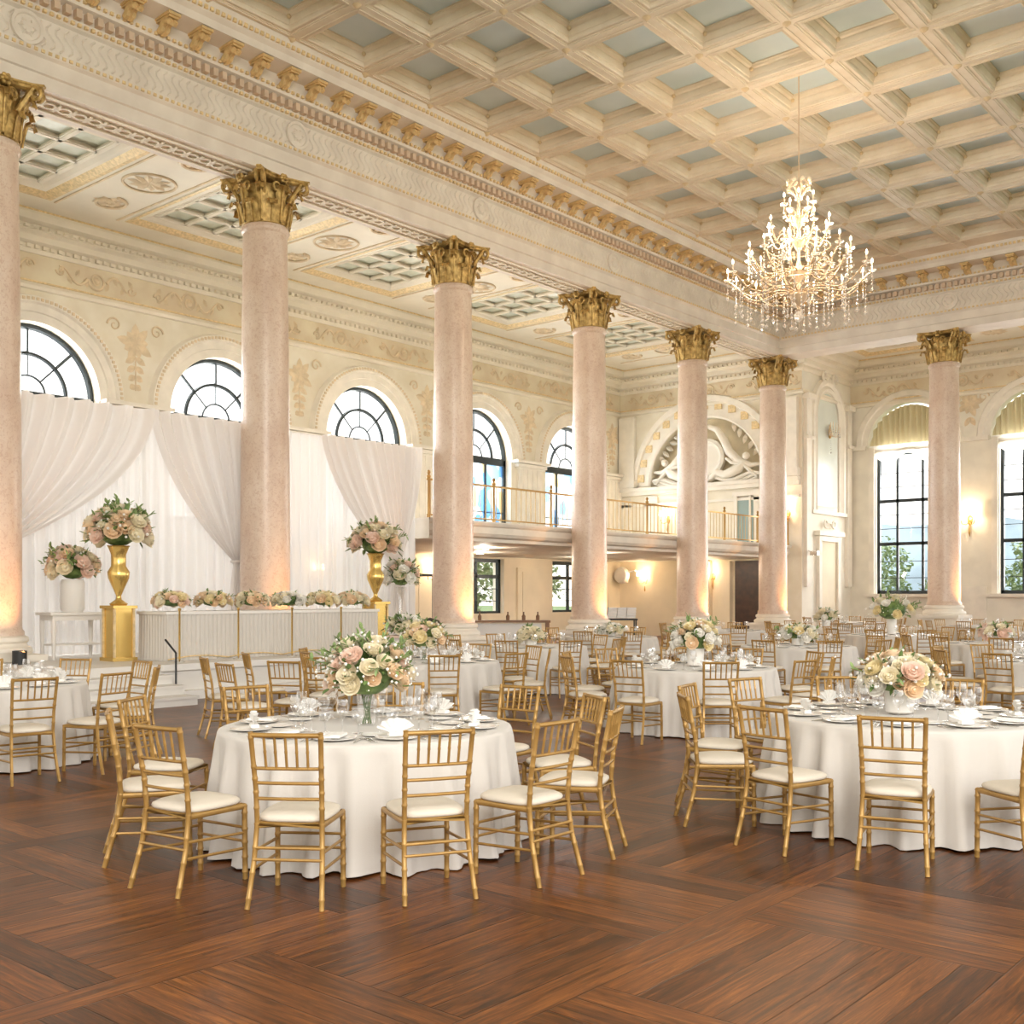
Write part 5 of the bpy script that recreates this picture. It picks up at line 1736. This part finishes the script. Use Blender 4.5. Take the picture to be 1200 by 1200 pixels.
mb = MB(); mb.lathe([(.22, 0), (.27, .7), (.27, .9)], 18); mb.build('body', M['blackm'], t, 50)
mb = MB(); mb.lathe([(.28, .9), (.28, .96), (.2, 1.1), (0, 1.16)], 18); mb.build('lid', M['blackm'], t, 50)
# speaker-like white fan unit on the wall under the balcony
t = thing('wall_fan', 'white wall unit on a bracket under the balcony', 'fan', fR(-26.15, .25, 2.5), 0)
mb = MB(); mb.lathe([(.34, 0), (.36, -.08), (.30, -.22), (.12, -.26), (0, -.26)], 20, mp=lambda x, y, z: (x, z-.05, y)); mb.build('housing', M['white'], t, 50)
mb = MB(); mb.tube([(.1, -.1, .1), (.7, -.15, .18)], .04, 6); mb.build('bracket', M['white'], t)
mb = MB(); mb.box((0, .0, -.05), (.4, .12, .5)); mb.build('mount', M['white'], t)
x, y = at(722, 34.5)
t = thing('service_cart', 'service cart of folded white linen under the balcony', 'cart', (x, y, 0), TH)
mb = MB(); mb.box((0, 0, .9), (1.3, .6, .05)); mb.box((0, 0, .3), (1.3, .6, .04)); mb.build('shelf', M['blackm'], t)
for sx in (-1, 1):
    for sy in (-1, 1):
        mb = MB(); mb.tube([(sx*.6, sy*.26, .0), (sx*.6, sy*.26, .9)], .025, 6); mb.build('leg', M['blackm'], t)
for k in range(4):
    mb = MB()
    for j in range(4): mb.box((0, 0, .05 + .085*j), (.28, .4, .075), rz=.05*j)
    tag(mb.build('linen_stack', M['napkin'], None, None, (x+(-.45+.3*k)*CS, y+(-.45+.3*k)*SN, .93), TH), 'folded linen pile, %s from left on the service cart' % ORD[k], 'linen', 'linen piles on the cart')
# wall mounted camera at the balcony end
t = thing('spot_camera', 'small grey fixture on the corner at the balcony end', 'fixture', fN(Y1+.25, .12, 3.35), 0)
mb = MB(); mb.tube([(0, 0, 0), (.25, -.1, -.1)], .025, 6); mb.build('bracket', M['silver'], t)
mb = MB(); mb.box((.33, -.14, -.12), (.3, .16, .16)); mb.build('housing', M['silver'], t)

# ---------------------------------------------------------------- outside
def tree(px, py, h, r, label, seed, group):
    rnd = random.Random(seed)
    t = thing('garden_tree', label, 'tree', (px, py, -.3), 0, group)
    mb = MB(); mb.tube([(0, 0, 0), (.1, 0, h*.35), (0, .1, h*.6)], [.16, .12, .06], 7); mb.build('trunk', M['bark'], t, 60)
    mb = MB()
    for i in range(2200):
        d = rdir(rnd, -1); k = rnd.uniform(.5, 1)**.5 * (1 + .2*sin(d.x*5+d.z*7))
        c = Vector((d.x*r*k, d.y*r*k, h*.6 + d.z*h*.42*k))
        leafshape(mb, c, rdir(rnd, -1), Vector((.1, .2, 1)), .22, .08)
    mb.build('foliage', M['tree'], t)
for k, (x_, y_, h) in enumerate(((-20.6, 51, 4.4), (-16.8, 52, 4.0), (-13.0, 51, 4.6), (-9.2, 52, 4.2))):
    tree(x_, y_, h, 1.6, 'green garden tree outside the end windows, %s from left' % ORD[k], k, 'trees outside the end windows')
for k, (x_, y_, h) in enumerate(((-32.5, 25.8, 4.6), (-32.5, 30, 5.0), (-32.5, 34.5, 4.6), (-32.5, 39, 5.0))):
    tree(x_, y_, h, 1.7, 'green garden tree outside the low side windows, %s from left' % ORD[k], 10+k, 'trees outside the side windows')
mb = MB()
def hl(u, v):
    x_ = -70 + 110*u
    return (x_, 120 + 14*v, -1 + v*(10.5 + 2.2*sin(u*11) + 1.3*sin(u*27)))
mb.grid(hl, 60, 4)
struct(mb.build('garden_hills', M['hill'], None, 60))
